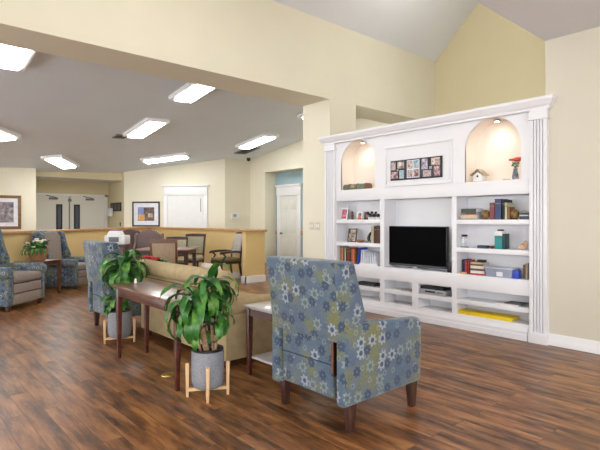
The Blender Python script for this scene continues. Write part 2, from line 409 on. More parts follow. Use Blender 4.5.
# wall jamb light switches
def plate(name, label, cat, x, z, n, grp=None):
    t = thing(name, label, cat, (x,5.3,z), 0, grp)
    obj('plate', MB().box(-.055,.055,-.008,0,-.06,.06), M['cream2'], t, bevel=.003)
    for k in range(n):
        cx = (k-(n-1)/2)*.045; obj('toggle', MB().box(cx-.012,cx+.012,-.016,-.008,-.025,.025), M['white'], t, bevel=.002)
M['cream2'] = plain('cream_plate', srgb(214,204,176), .5)
plate('light_switch', 'cream double light switch plate on the pier, nearer the green doorway', 'light switch', -5.765, 1.205, 2, 'light switches on the pier')
plate('light_switch', 'cream double light switch plate on the pier, nearer the white wall unit', 'light switch', -5.625, 1.205, 2, 'light switches on the pier')

# ------------------------------------------------------------------ built in wall unit
U = thing('built_in_wall_unit', 'large white built-in entertainment unit with fluted pilasters, arched niches and open shelves', 'wall unit', (-3.77,5.28,0))
OX, OY = -3.77, 5.28
def ub(mb): return mb.xf(Matrix.Translation((-OX,-OY,0)))
F0, BK = 5.28, 5.54
w = MB()
w.box(-5.22,-2.26,BK,BK+.02,.02,2.48)                                # back board
for x0,x1 in ((-5.22,-5.19),(-4.344,-4.27),(-3.23,-3.165),(-2.30,-2.27)): w.box(x0,x1,F0,BK,.0,1.584)
w.box(-3.81,-3.717,F0,BK,.15,.49)
obj('carcass', ub(w), M['unit'], U, bevel=.002, seg=1)
w = MB().box(-5.195,-2.295,F0-.001,BK,.48,.652); obj('drawer_band', ub(w), M['unit'], U, bevel=.003)
w = MB().box(-5.195,-2.295,F0-.001,BK,1.584,1.745); obj('frieze_band', ub(w), M['unit'], U, bevel=.003)
w = MB().box(-5.195,-2.295,F0-.001,BK,.0,.17); obj('plinth', ub(w), M['unit'], U, bevel=.003)
bays = ((-5.19,-4.344),(-4.27,-3.23),(-3.165,-2.30))
for i,(x0,x1) in enumerate(bays):
    for z0,z1 in ((.297,.35),) + (((.915,.97),(1.25,1.305)) if i != 1 else ()):
        obj('shelf', ub(MB().box(x0,x1,F0+.002,BK,z0,z1)), M['unit'], U, bevel=.003)
# upper face with two arched holes
NI = ((-5.093,-4.433),(-3.053,-2.388)); ZS, ZT = 2.13, 2.48
w = MB(); F1 = F0+.02
w.box(-5.20,NI[0][0],F0,F1,1.745,ZT); w.box(NI[0][1],NI[1][0],F0,F1,1.745,ZT); w.box(NI[1][1],-2.28,F0,F1,1.745,ZT)
for a,b in NI:
    r = (b-a)/2; c = (a+b)/2; n = 24
    for k in range(n):
        t0, t1 = PI - PI*k/n, PI - PI*(k+1)/n
        p = (c+r*math.cos(t0), ZS+r*math.sin(t0)); q = (c+r*math.cos(t1), ZS+r*math.sin(t1))
        w.prism([p,q,(q[0],ZT),(p[0],ZT)], 'y', F0, F1)
obj('arched_face', ub(w), M['unit'], U, smooth=False, weld=True)
for a,b in NI:
    r = (b-a)/2; c = (a+b)/2; n = 24
    out = [(a,1.745)] + [(c+r*math.cos(PI-PI*k/n), ZS+r*math.sin(PI-PI*k/n)) for k in range(n+1)] + [(b,1.745)]
    w = MB(); th = .012
    o2 = [(a-th,1.745)] + [(c+(r+th)*math.cos(PI-PI*k/n), ZS+(r+th)*math.sin(PI-PI*k/n)) for k in range(n+1)] + [(b+th,1.745)]
    for k in range(len(out)-1):
        w.prism([out[k],out[k+1],o2[k+1],o2[k]], 'y', F0+.003, BK-.002)
    w.prism(out, 'y', BK-.012, BK-.001)
    w.box(a,b,F0+.003,BK-.002,1.745,1.7465)
    nn = obj('niche', ub(w), M['niche'], U, weld=False)
    nn['label'] = 'warm lit arched niche'
    cyl = MB().lathe([(.038,0),(.04,.012),(.034,.022)], 20, (c,5.40,ZS+r-.028)); sp = obj('niche_spotlight', ub(cyl), M['silver'], U)
    obj('bulb', ub(MB().lathe([(.026,-.004),(.028,0)], 16, (c,5.40,ZS+r-.028))), M['bulb'], sp)
# moulded panel frame between the niches
x0,x1,z0,z1 = -4.256,-3.217,1.75,2.30; g = .035
w = MB()
for q in ((x0,x1,z0,z0+g),(x0,x1,z1-g,z1),(x0,x0+g,z0+g,z1-g),(x1-g,x1,z0+g,z1-g)): w.box(q[0],q[1],F0-.018,F0,q[2],q[3])
obj('panel_moulding', ub(w), M['unit'], U, bevel=.006)
# fluted pilasters
for a,b in ((-5.415,-5.20),(-2.285,-2.105)):
    pts = [(a,F0+.02),(a,F0-.034)]; m = .028; nf = 4; wf = (b-a-2*m)/nf
    for k in range(nf):
        xs = a+m+k*wf; gap = .008
        pts += [(xs+gap,F0-.034),(xs+gap+.003,F0-.018),(xs+wf/2,F0-.006),(xs+wf-gap-.003,F0-.018),(xs+wf-gap,F0-.034)]
    pts += [(b,F0-.034),(b,F0+.02)]
    w = MB().prism(pts, 'z', .10, 2.375)
    pl = obj('pilaster', ub(w), M['unit'], U, smooth=False)
    w = MB().box(a-.008,b+.008,F0-.05,F0+.02,0,.115); obj('pilaster_base', ub(w), M['unit'], pl, bevel=.005)
    w = MB().box(a-.004,b+.004,F0-.042,F0+.02,2.37,2.48); w.box(a-.014,b+.014,F0-.055,F0+.02,2.355,2.378); obj('pilaster_cap', ub(w), M['unit'], pl, bevel=.004)
# crown moulding: a stepped profile wrapped round three sides
prof = [(0,2.455),(.018,2.462),(.022,2.485),(.038,2.50),(.058,2.535),(.068,2.55),(.068,2.58),(0,2.58)]
w = MB(); xa, xb, yf, yb = -5.425, -2.095, F0-.025, 5.36
n = len(prof); rings = []
for (px,py,dx,dy) in ((xa,yb,-1,0),(xa,yf,-1,-1),(xb,yf,1,-1),(xb,yb,1,0)):
    rings.append([(px+dx*o, py+dy*o, z) for o,z in prof])
vs = [p for r in rings for p in r]; fs = []
for i in range(3):
    for k in range(n): fs.append((i*n+k, i*n+(k+1)%n, (i+1)*n+(k+1)%n, (i+1)*n+k))
fs += [tuple(range(n)), tuple(3*n+k for k in range(n))]
w.add(vs, fs); w.box(xa,xb,yf,5.62,2.48,2.575)
obj('crown_moulding', ub(w), M['unit'], U, smooth=False)
w = MB().prism([(F0+.0,0),(F0-.03,0),(F0-.03,.06),(F0-.022,.068),(F0-.022,.10),(F0-.008,.13),(F0,.13)], 'x', -5.19, -2.31)
obj('base_moulding', ub(w), M['unit'], U, smooth=False)

# ------------------------------------------------------------------ things on the wall unit
def th1(name, mb, m, label, cat, loc=(0,0,0), rz=0, group=None, **k):
    return tag(obj(name, mb, m, loc=loc, rot=(0,0,rz), **k), label, cat, group)
# television
T = thing('television', 'black flat screen television on the middle ledge of the white wall unit', 'television', (-3.85,5.41,.652))
obj('casing', MB().box(-.485,.485,-.02,.03,.03,.565), M['black'], T, bevel=.006)
obj('screen', MB().box(-.474,.474,-.0225,-.019,.062,.553), M['screen'], T)
obj('lower_bezel', MB().box(-.48,.48,-.026,-.018,.032,.056), col('dark_bezel',60,62,66,.4), T, bevel=.002)
w = MB(); w.box(-.16,.16,-.09,.09,0,.012); w.box(-.04,.04,-.01,.02,.012,.032)
obj('stand', w, M['silver'], T, bevel=.003)
obj('brand_strip', MB().box(-.05,.05,-.028,-.025,.038,.048), M['black'], T)
# small black speaker right of tv
th1('media_box', MB().box(-.03,.03,-.04,.04,0,.12), M['black'], 'small black box beside the right end of the television', 'media player', (-3.29,5.36,.652), bevel=.006)
# collage picture frame
cf = thing('collage_frame', 'wide black collage frame of small photographs on the white panel', 'picture frame', (-3.7515,5.262,1.83))
obj('frame', MB().box(-.397,.397,0,.018,0,.266), M['black'], cf, bevel=.003)
pc = [[srgb(70,56,66),srgb(200,180,172),srgb(130,128,160)],[srgb(60,60,84),srgb(190,162,146),srgb(228,222,216)],[srgb(64,60,76),srgb(160,110,116),srgb(216,204,196)],[srgb(70,104,150),srgb(150,180,196),srgb(206,208,170)],[srgb(70,70,100),srgb(170,156,178),srgb(222,214,214)]]
rects = [(.015,.085,.14,.245),(.12,.225,.155,.245),(.015,.125,.02,.115),(.15,.225,.02,.13),(.5,.59,.115,.25),(.52,.64,.02,.10),(.64,.77,.155,.25),(.68,.765,.02,.145),(.615,.65,.115,.145),(.11,.135,.125,.145)]
for i,(a,b,c_,d_) in enumerate(rects):
    obj('photograph', MB().box(-.397+a,-.397+b,-.003,.001,c_,d_), photo('snap%d'%i, pc[i%5], i+1, 26), cf)
big = obj('photo_mat', MB().box(-.125,.07,-.003,.001,.02,.25), M['paper'], cf)
for k,(a,b,c_,d_) in enumerate([(-.115,-.035,.14,.24),(-.02,.06,.14,.24),(-.115,-.035,.03,.125),(-.02,.06,.03,.125)]):
    obj('photograph', MB().box(a,b,-.006,-.002,c_,d_), photo('snapb%d'%k, pc[(k*2+1)%5], k+20, 26), big)
# niche things
bx = MB(); bx.box(-.25,.25,-.06,.06,0,.085)
t = thing('storage_case', 'dull green long case with brown straps in the left niche', 'case', (-4.90,5.40,1.7465))
obj('body', MB().prism([(-.07,0),(.07,0),(.075,.05),(.055,.085),(-.055,.085),(-.075,.05)], 'x', -.24, .24), col('bottle_green',104,118,98,.6,var=.2,scale=14), t, bevel=.006)
for x in (-.235,-.08,.08,.235): obj('strap', MB().prism([(-.074,0),(.074,0),(.079,.051),(.058,.09),(-.058,.09),(-.079,.051)], 'x', x-.012, x+.012), col('strap_brown',116,84,70,.6), t)
obj('latch', MB().box(-.03,.03,-.086,-.072,.035,.07), M['brass'], t, bevel=.002)
t = thing('birdhouse', 'small white birdhouse with a pitched roof in the right niche', 'birdhouse', (-2.935,5.40,1.7465))
bh = MB().prism([(-.06,.01),(.06,.01),(.06,.08),(0,.125),(-.06,.08)], 'y', -.045, .045); obj('body', bh, M['plastic'], t, bevel=.002)
w = MB(); w.cbox((-.042,0,.118),(.115,.12,.012),ry=-.65); w.cbox((.042,0,.118),(.115,.12,.012),ry=.65); obj('roof', w, col('moss_roof',186,172,136,.8,var=.2,scale=40), t)
obj('entrance_hole', MB().tube([(0,-.048,.07),(0,-.043,.07)], .013, 14), M['black'], t)
obj('base', MB().box(-.085,.085,-.06,.06,0,.01), col('moss_roof',186,172,136), t, bevel=.002)
t = thing('flower_vase', 'dark patterned vase of coral flowers in the right niche', 'vase', (-2.492,5.37,1.7465))
obj('vase', MB().lathe([(.03,0),(.036,.03),(.03,.07),(.02,.11),(.026,.125)], 20), speckle('vase_glaze',[srgb(46,52,70),srgb(110,116,130),srgb(190,190,196)],30,.3), t)
w = MB(); 
for k in range(9):
    a = k*2.4; r = .02+.035*((k*.37)%1); h = .20+.03*((k*.61)%1)
    w.tube([(0,0,.1),(r*.5*math.cos(a),r*.5*math.sin(a),.16),(r*math.cos(a),r*math.sin(a),h)], .002, 5)
for k in range(12):
    a = k*1.9; w.sphere((.03*math.cos(a),.03*math.sin(a),.15+.004*k), .014, 8, 5, (1,1,.4))
obj('stems', w, M['leaf'], t)
w = MB()
for k in range(9):
    a = k*2.4; r = .02+.04*((k*.37)%1); h = .215+.03*((k*.61)%1); c = (r*math.cos(a),r*math.sin(a),h)
    for j in range(6):
        b = j*PI/3; w.sphere((c[0]+.018*math.cos(b),c[1]+.018*math.sin(b),c[2]), .015, 7, 5, (1,1,.8))
obj('blossoms', w, M['coral'], t)
th1('trinket_dish', MB().lathe([(.03,0),(.045,.02),(.04,.022)],20), col('dish',222,196,170,.5), 'small pale dish left of the coral flower vase', 'dish', (-2.62,5.43,1.7465))

# books
def book(x, z, w_, h, d, colr, label, y=5.33, lean=0, group=None, cat='book', name='book'):
    t = thing(name, label, cat, (x,y,z), 0, group)
    R = Matrix.Rotation(lean,4,'Y')
    m = M.get('bk%s'%(colr,)) or M.setdefault('bk%s'%(colr,), plain('cloth_%d_%d_%d'%colr, srgb(*colr), .55, var=.08, scale=30))
    c = MB().box(0,w_,0,.006,0,h); c.box(0,.003,0,d,0,h); c.box(w_-.003,w_,0,d,0,h)
    obj('cover', c.xf(R), m, t)
    obj('pages', MB().box(.003,w_-.003,.006,d-.004,.004,h-.004).xf(R), M['paper'], t)
    s = MB().box(.004,w_-.004,-.001,0,h*.76,h*.80); obj('spine_band', s.xf(R), col('faded_gilt',150,128,92,.6), t)
    return t
# right bay top shelf
Z1 = 1.305
def flatbook(x, y, z, w_, d, h, colr, label, rz=0, group=None):
    t = thing('book', label, 'book', (x,y,z), rz, group)
    m = M.get('bk%s'%(colr,)) or M.setdefault('bk%s'%(colr,), plain('cloth_%d_%d_%d'%colr, srgb(*colr), .55, var=.08, scale=30))
    c = MB().box(0,w_,0,d,0,.003); c.box(0,w_,0,d,h-.003,h); c.box(0,w_,0,.004,.003,h-.003)
    obj('cover', c, m, t); obj('pages', MB().box(.003,w_-.004,.004,d-.004,.003,h-.003), M['paper'], t)
    return t
G='books stacked on the right bay top shelf'
flatbook(-3.15,5.30,Z1,.26,.19,.012,(120,118,124),'thin grey book at the bottom of the stack of books, right bay top shelf',0,G)
flatbook(-3.13,5.31,Z1+.012,.20,.17,.045,(216,190,160),'cream and brown book in the middle of the stack, right bay top shelf',0,G)
flatbook(-3.07,5.32,Z1+.057,.14,.16,.022,(126,66,58),'red brown book in the stack, right bay top shelf',0,G)
flatbook(-3.12,5.31,Z1+.079,.19,.17,.05,(66,78,66),'dark green book on top of the stack, right bay top shelf',0,G)
def globe(x, lab):
    t = thing('decorative_ball', lab, 'ornament', (x,5.36,Z1))
    obj('ball', MB().sphere((0,0,.06),.05), speckle('antique_gold',[srgb(60,42,26),srgb(120,92,48),srgb(176,144,86)],24,.4), t)
    w = MB(); w.lathe([(.032,0),(.03,.008),(.018,.016)],20); obj('base', w, M['legwood'], t)
    w = MB(); w.tube([(.052*math.cos(a*PI/12),0,.06+.052*math.sin(a*PI/12)) for a in range(25)],.003,6); obj('ring', w, M['brass'], t)
globe(-2.835, 'round antique gold ball ornament left of the upright books')
GB='upright books on the right bay top shelf'
book(-2.772,Z1,.06,.195,.15,(128,66,72),'dull red book, leftmost of the upright books, right bay',group=GB)
book(-2.71,Z1,.075,.235,.17,(58,72,112),'tall blue book, tallest of the upright books, right bay',group=GB)
book(-2.632,Z1,.036,.225,.17,(30,32,38),'black book right of the tall blue book',y=5.345,group=GB)
book(-2.594,Z1,.03,.19,.15,(196,192,156),'cream book right of the black book, right bay top shelf',group=GB)
book(-2.562,Z1,.028,.14,.12,(146,96,56),'short brown book at the right end of the upright books',group=GB)
globe(-2.49, 'round antique gold ball ornament right of the upright books')
t = thing('camera_model', 'small dark boxy ornament at the right end of the top shelf', 'ornament', (-2.38,5.37,Z1))
obj('body', MB().box(-.05,.05,-.035,.035,0,.075), col('slate_metal',70,76,88,.4), t, bevel=.005)
obj('top_rail', MB().tube([(-.045,-.02,.085),(0,-.02,.098),(.045,-.02,.085)],.005,8), M['silver'], t)
obj('trim_strip', MB().box(-.05,.05,-.037,-.034,.04,.05), M['silver'], t)
# right bay second shelf (z .97)
Z2=.97
t = thing('candle_holder', 'small glass and dark metal candle holder at left end, right bay middle shelf', 'candle holder', (-3.105,5.36,Z2))
obj('base', MB().lathe([(.05,0),(.05,.008),(.02,.012)],20), M['greymetal'], t)
obj('glass_tube', MB().lathe([(.024,.012),(.022,.07),(.026,.13)],20), M['glass'], t)
obj('cap', MB().lathe([(.034,.13),(.036,.145),(.03,.155)],20), M['black'], t)
th1('wallet_box', MB().box(-.06,.06,-.04,.04,0,.035), col('navy',44,56,86,.5), 'low navy box on right bay middle shelf', 'box', (-2.855,5.345,Z2), bevel=.006)
th1('bowl', MB().lathe([(.015,0),(.032,.02),(.034,.032),(.03,.03)],20), M['tablewood'], 'small brown bowl left of the teal canister', 'bowl', (-2.755,5.36,Z2))
t = thing('canister', 'teal canister with a white top band', 'canister', (-2.66,5.37,Z2))
obj('body', MB().box(-.05,.04,-.05,.05,0,.15), col('teal',40,140,140,.4), t, bevel=.006)
obj('white_band', MB().box(-.05,.04,-.05,.05,.15,.205), M['plastic'], t, bevel=.006)
obj('lid', MB().lathe([(.035,.205),(.035,.222),(.01,.226)],18), M['legwood'], t)
th1('book', MB().box(-.012,.012,-.06,.06,0,.175), col('dark_teal',40,66,66,.5), 'dark narrow book standing against the teal canister', 'book', (-2.603,5.38,Z2), bevel=.002)
t = thing('seashell', 'pinkish beige seashell at the right end, right bay middle shelf', 'seashell', (-2.395,5.36,Z2))
w = MB().sphere((0,0,.038),.042,18,10,(1.05,.8,.9)); w.sphere((.02,0,.075),.026,14,8,(.9,.8,1.2)); w.sphere((-.03,-.02,.03),.024,12,8,(1.2,.8,1))
obj('shell', w, speckle('shell_pink',[srgb(190,140,110),srgb(226,196,170)],20,.4), t)
# right bay third shelf (z .652)
Z3=.652; G='books on the right bay third shelf'
flatbook(-3.14,5.31,Z3,.075,.05,.022,(206,160,110),'small tan booklet lying left on the right bay third shelf',0,G)
book(-3.142,Z3,.022,.17,.13,(40,50,96),'navy book at far left of right bay third shelf',y=5.37,group=G)
book(-3.116,Z3,.024,.175,.13,(50,70,130),'blue book right of the navy one, third shelf',y=5.37,group=G)
book(-3.088,Z3,.034,.165,.14,(186,54,46),'thick red book, right bay third shelf',y=5.34,group=G)
book(-3.05,Z3,.018,.17,.14,(176,70,60),'thin red book right of the thick red book',y=5.34,group=G)
for k,(c_,h) in enumerate((((176,44,60),.022),((226,222,214),.03),((96,70,60),.026),((222,216,206),.032),((110,74,52),.022),((200,178,134),.018))):
    flatbook(-3.01+.004*(k%2),5.32,Z3+sum((.022,.03,.026,.032,.022,.018)[:k]),.18-.004*k,.14,h-.001,c_,('crimson book at the very bottom of the lying stack, third shelf','white book second from bottom of lying stack, third shelf','brown book third from bottom of lying stack, third shelf','white book fourth from bottom of lying stack, third shelf','dark brown book second from top of lying stack, third shelf','tan book on top of lying stack, third shelf')[k],0,'books lying in a stack on the third shelf')
th1('eyeglass_case', MB().box(-.05,.05,-.03,.03,0,.03), M['black'], 'black case lying on the lying book stack', 'case', (-2.905,5.40,Z3+.15), bevel=.01)
t = thing('storage_bin', 'clear grey plastic bin with a blue lid edge full of small things', 'bin', (-2.66,5.40,Z3))
w = MB(); w.frustum((0,0,0),(.30,.16),(0,0,.095),(.33,.18)); obj('tub', w, col('bin_grey',150,156,172,.25), t, bevel=.006)
obj('rim', MB().box(-.17,.17,-.094,.094,.095,.107), col('bin_rim',196,202,214,.3), t, bevel=.003)
obj('paper_label', MB().box(-.02,.05,-.0935,-.082,.012,.06), M['paper'], t)
th1('blue_box', MB().box(-.035,.035,-.03,.03,0,.095), col('bright_blue',52,76,190,.4), 'bright blue box right of the clear bin', 'box', (-2.462,5.34,Z3), bevel=.006)
book(-2.405,Z3,.024,.155,.13,(120,92,70),'brown book at right end of right bay third shelf',y=5.37,group=G)
book(-2.378,Z3,.028,.17,.13,(176,160,134),'beige book at right end of right bay third shelf',y=5.36,group=G)
# low shelves
flatbook(-2.72,5.31,.35,.28,.19,.012,(222,220,214),'white magazine on the low shelf of the right bay')
flatbook(-2.60,5.33,.362,.20,.17,.012,(96,96,100),'grey magazine lying on the white magazine, low right shelf')
t = thing('game_box', 'long flat yellow box on the bottom shelf of the right bay', 'box', (-2.85,5.42,.17))
obj('tray', MB().box(-.34,.34,-.11,.09,0,.03), col('yellow',236,204,20,.4), t, bevel=.004)
obj('lid', MB().box(-.345,.345,-.115,.095,.03,.042), col('yellow',236,204,20,.4), t, bevel=.004)
t = thing('dvd_player', 'silver and black disc player on the low middle right shelf', 'disc player', (-3.53,5.41,.35))
obj('body', MB().box(-.19,.19,-.10,.10,.008,.065), M['silver'], t, bevel=.004)
obj('display', MB().box(-.10,.05,-.103,-.099,.03,.05), M['black'], t)
obj('tray_door', MB().box(.07,.16,-.103,-.099,.03,.045), M['greymetal'], t)
for x in (-.15,.15): obj('foot', MB().lathe([(.012,0),(.012,.01)],10,(x,0,0)), M['black'], t)
t = thing('cable_box', 'black cable box stacked on the silver disc player', 'cable box', (-3.55,5.42,.416))
obj('body', MB().box(-.17,.17,-.09,.09,0,.035), M['black'], t, bevel=.004); obj('display', MB().box(-.05,.05,-.093,-.089,.012,.024), col('led_dark',40,60,70), t)
t = thing('game_console', 'dark flat device on the low shelf of the left bay', 'disc player', (-4.66,5.41,.35))
obj('body', MB().box(-.19,.17,-.09,.10,.004,.04), col('dark_grey',58,58,62), t, bevel=.006); obj('drive_slot', MB().box(-.12,.05,-.093,-.089,.02,.026), M['black'], t)
flatbook(-4.23,5.31,.35,.20,.16,.010,(220,220,218),'white magazine on the low shelf below the television, far left')
flatbook(-4.02,5.32,.35,.15,.15,.014,(180,176,170),'grey magazine on the low shelf below the television, right of the white one')
# left bay top shelf
def standphoto(x,y,z,w_,h,fm,pm,label,rz=0,name='photo_frame'):
    t = thing(name,label,'picture frame',(x,y,z),rz); R = Matrix.Rotation(-.16,4,'X'); b=.014
    w = MB(); w.box(-w_/2,w_/2,0,.012,0,b); w.box(-w_/2,w_/2,0,.012,h-b,h); w.box(-w_/2,-w_/2+b,0,.012,b,h-b); w.box(w_/2-b,w_/2,0,.012,b,h-b)
    obj('frame', w.xf(R), fm, t); obj('picture', MB().box(-w_/2+b,w_/2-b,.003,.008,b,h-b).xf(R), pm, t)
    obj('easel_back', MB().hexa([(-.02,.012,h*.6),(.02,.012,h*.6),(.02,.016,h*.6),(-.02,.016,h*.6),(-.02,.012,h*.6+.01),(.02,.012,h*.6+.01),(.02,.016,h*.6+.01),(-.02,.016,h*.6+.01)]).box(-.02,.02,.012,.016,h*.3,h*.6).xf(R), M['black'], t)
    return t
standphoto(-5.115,5.36,Z1,.13,.175,M['white'],photo('snapx',[srgb(40,40,70),srgb(200,90,110),srgb(210,190,190)],3,20),'white framed photo of people in dark and red, left bay top shelf')
standphoto(-5.165,5.44,Z1,.10,.165,M['greymetal'],photo('snapy',[srgb(90,100,110),srgb(170,170,180)],5,20),'grey framed photo at the far left of left bay top shelf',.3)
t = thing('decorative_plate', 'round white plate with a grey centre standing on the left bay top shelf', 'plate', (-4.845,5.43,Z1+.002))
R = Matrix.Translation((0,0,.068)) @ Matrix.Rotation(PI/2-.15,4,'X')
obj('rim', MB().lathe([(.03,-.004),(.06,.0),(.066,.008),(.05,.006),(.034,.003)],26).xf(R), M['plastic'], t)
obj('centre', MB().lathe([(.033,.001),(.033,.006)],22).xf(R), col('plate_grey',120,124,130,.4), t)
th1('figurine', MB().lathe([(.022,0),(.028,.018),(.022,.034),(.012,.042),(.014,.052),(.006,.062)],14), col('orange',236,110,40,.4), 'small orange figurine in front of the standing plate', 'figurine', (-4.78,5.34,Z1))
th1('figurine', MB().lathe([(.022,0),(.018,.03),(.02,.06),(.014,.09),(.017,.11),(.008,.13)],14), M['darkbrown'], 'dark brown figurine between the photos and the plate', 'figurine', (-4.975,5.40,Z1))
th1('wooden_box', MB().hexa([(-.05,-.03,0),(.05,-.03,0),(.05,.03,0),(-.05,.03,0),(-.035,-.03,.12),(.02,-.03,.09),(.02,.03,.09),(-.035,.03,.12)]), M['cherry'], 'dark tilted box right of the standing plate', 'box', (-4.70,5.44,Z1), bevel=.003)
for k,x in enumerate((-4.60,-4.53,-4.455)):
    t = thing('sheep_figurine', ('leftmost','middle','rightmost')[k]+' of the black and white animal figurines, left bay top shelf', 'figurine', (x,5.37,Z1), 0, 'black and white animal figurines')
    obj('body', MB().sphere((0,0,.058),.034,12,8,(1,.8,.8)), M['black'], t)
    obj('head', MB().sphere((-.028,-.012,.10),.02,10,7), M['black'], t)
    w = MB(); 
    for a,b in ((-.015,-.012),(.015,-.012),(-.015,.012),(.015,.012)): w.tube([(a,b,0),(a,b,.04)],.008,8)
    obj('legs', w, M['plastic'], t)
# left bay second shelf
standphoto(-4.975,5.38,Z2,.17,.205,M['legwood'],photo('snapz',[srgb(50,50,40),srgb(150,140,120),srgb(226,196,180)],8,16),'dark framed portrait photo on left bay middle shelf')
th1('dish', MB().lathe([(.03,0),(.06,.02),(.065,.04),(.058,.038)],22), col('clay',160,120,90,.6), 'low brown bowl on the left bay middle shelf', 'bowl', (-4.79,5.37,Z2))
t = thing('statuette', 'black curved statuette on the left bay middle shelf', 'statuette', (-4.62,5.38,Z2))
obj('base', MB().lathe([(.04,0),(.04,.02),(.03,.026)],16), M['greymetal'], t)
obj('figure', MB().tube([(0,0,.02),(-.015,0,.06),(-.005,0,.10),(.02,0,.14),(.045,0,.165)],[.02,.026,.022,.018,.008],10), M['black'], t)
book(-4.545,Z2,.045,.24,.16,(190,184,150),'cream book at right end of left bay middle shelf',group='tall books on left bay middle shelf')
book(-4.497,Z2,.05,.245,.17,(76,44,34),'dark brown book, left of the rightmost on left bay middle shelf',group='tall books on left bay middle shelf')
book(-4.444,Z2,.05,.25,.17,(96,60,44),'brown book at the very right end of left bay middle shelf',group='tall books on left bay middle shelf')
# left bay third shelf: row of books, slightly leaning
x = -5.15
cl = [(196,120,66),(206,160,120),(46,40,40),(226,214,190),(30,34,44),(182,70,44),(120,64,40),(60,46,40),(206,96,46),(190,150,90),(210,70,40),(92,60,50)]
nm = ['orange','peach','black-brown','ivory','near-black','rust red','mid brown','dark umber','bright orange','ochre','vermilion','chestnut']
for k,c_ in enumerate(cl):
    wd = .026 if k%3 else .03
    book(x, Z3, wd-.002, .235-.02*((k*.43)%1), .16, c_, nm[k]+' spined book in the left bay third shelf row', lean=0 if k<5 else -.02*0, group='row of books on left bay third shelf'); x += wd
book(x+.004, Z3, .022, .24, .19, (50,80,190), 'bright blue binder right of the row of books', name='binder', cat='binder', lean=.10)
t = thing('document_rack', 'white printed sheets fanned upright at the right of the left bay third shelf', 'papers', (-4.74,5.315,Z3))
for k in range(7):
    w = MB().hexa([(0+.045*k,0,0),(.04+.045*k,.0,0),(.04+.045*k,.15,0),(0+.045*k,.15,0),(.02+.04*k,0,.215-.006*k),(.024+.04*k,0,.215-.006*k),(.024+.04*k,.15,.215-.006*k),(.02+.04*k,.15,.215-.006*k)])
    obj('sheet', w, speckle('printed_page',[srgb(170,176,196),srgb(222,226,236),srgb(236,238,244)],60,.6,(1,1,.3)) if k==0 else bpy.data.materials['printed_page'], t)
obj('tray', MB().box(-.005,.325,-.012,-.004,0,.03), M['plastic'], t)

# ------------------------------------------------------------------ high leg recliners
def recliner(loc, label, grp):
    t = thing('recliner', label, 'recliner', loc, 0, grp)
    f = M['floral']
    # back: leaning slab, wide
    w = MB().hexa([(-.325,-.375,.555),(.335,-.375,.555),(.335,-.10,.60),(-.335,-.10,.60),(-.34,-.425,1.05),(.34,-.425,1.05),(.335,-.245,1.045),(-.335,-.245,1.045)])
    bk = obj('backrest', w, f, t, bevel=.022, seg=3)
    obj('inside_cushion', MB().hexa([(-.27,-.12,.50),(.27,-.12,.50),(.27,.0,.48),(-.27,.0,.48),(-.28,-.28,1.0),(.28,-.28,1.0),(.28,-.2,1.0),(-.28,-.2,1.0)]), f, t, bevel=.03, seg=3)
    # lower body
    obj('body', MB().hexa([(-.265,-.325,.19),(.225,-.325,.19),(.262,.36,.22),(-.265,.36,.22),(-.265,-.335,.60),(.225,-.335,.60),(.262,.36,.36),(-.265,.36,.36)]), f, t, bevel=.012)
    w = MB().box(-.262,.226,-.339,-.333,.40,.406); obj('seam', w, M['navyseam'], t)
    obj('seat_cushion', MB().box(-.262,.262,-.12,.42,.355,.49), f, t, bevel=.035, seg=4)
    for s in (-1,1):
        prof = [(-.36,.175),(.415,.18),(.43,.57),(.42,.605),(.39,.622),(.1,.645),(-.22,.665),(-.36,.62)]
        a, b = (.280,.352) if s>0 else (-.352,-.272)
        obj('arm', MB().prism(prof, 'x', a, b), f, t, bevel=.018, seg=3)
    obj('hinge_gap_shade', MB().box(.232,.252,-.345,-.31,.34,.60).box(.235,.278,-.315,-.29,.22,.58), M['black'], t)  # black strips stand in for the shade in the gap beside the arm
    obj('recline_rail', MB().box(.233,.252,-.352,-.344,.36,.56), M['tablewood'], t)
    obj('footrest', MB().box(-.262,.262,.365,.40,.20,.35), f, t, bevel=.012)
    for x,y in ((-.31,-.265),(.31,-.265),(-.31,.36),(.31,.36)):
        obj('leg', MB().frustum((x,y+(.0 if y<0 else .005),0),(.04,.04),(x,y,.185),(.062,.062)), M['legwood'], t, bevel=.003)
    return t
M['navyseam'] = plain('dark_seam', srgb(60,74,98), .9)
R1 = recliner((-2.352,2.46,0), 'blue floral high-leg recliner nearest the camera, seen from behind', 'blue floral high-leg recliners')
dup(R1, (-5.86,2.33,0), 0, 'blue floral high-leg recliner beyond the sofa, behind the left potted plant', 'blue floral high-leg recliners')

# ------------------------------------------------------------------ sofa
S = thing('sofa', 'tan upholstered sofa with a rolled back, seen from behind the console table', 'sofa', (-4.49,2.75,0))
sf = M['sofa']; hx = .89
obj('base', MB().box(-hx+.14,hx-.14,-.40,.42,.07,.34), sf, S, bevel=.02)
obj('backrest', MB().hexa([(-hx,-.45,.07),(hx,-.45,.07),(hx,-.34,.07),(-hx,-.34,.07),(-hx,-.45,.74),(hx,-.45,.74),(hx,-.35,.76),(-hx,-.35,.76)]), sf, S, bevel=.015)
def roll(x0,x1,y,z,r,n=20):
    w = MB(); prof=[]
    pts = [(x0,y,z),(x0+.02,y,z)] + [(x0+(x1-x0)*k/12,y,z) for k in range(1,12)] + [(x1-.02,y,z),(x1,y,z)]
    rr = [r*.8,r] + [r*(1+.015*math.sin(k*2.1)) for k in range(1,12)] + [r,r*.8]
    return w.tube(pts, rr, n)
obj('back_roll', roll(-hx-.01,hx-.01,-.43,.768,.085), sf, S, ang=60)
obj('seam', MB().box(-hx,hx,-.456,-.449,.655,.665), col('sofa_seam',120,98,64,.9), S)
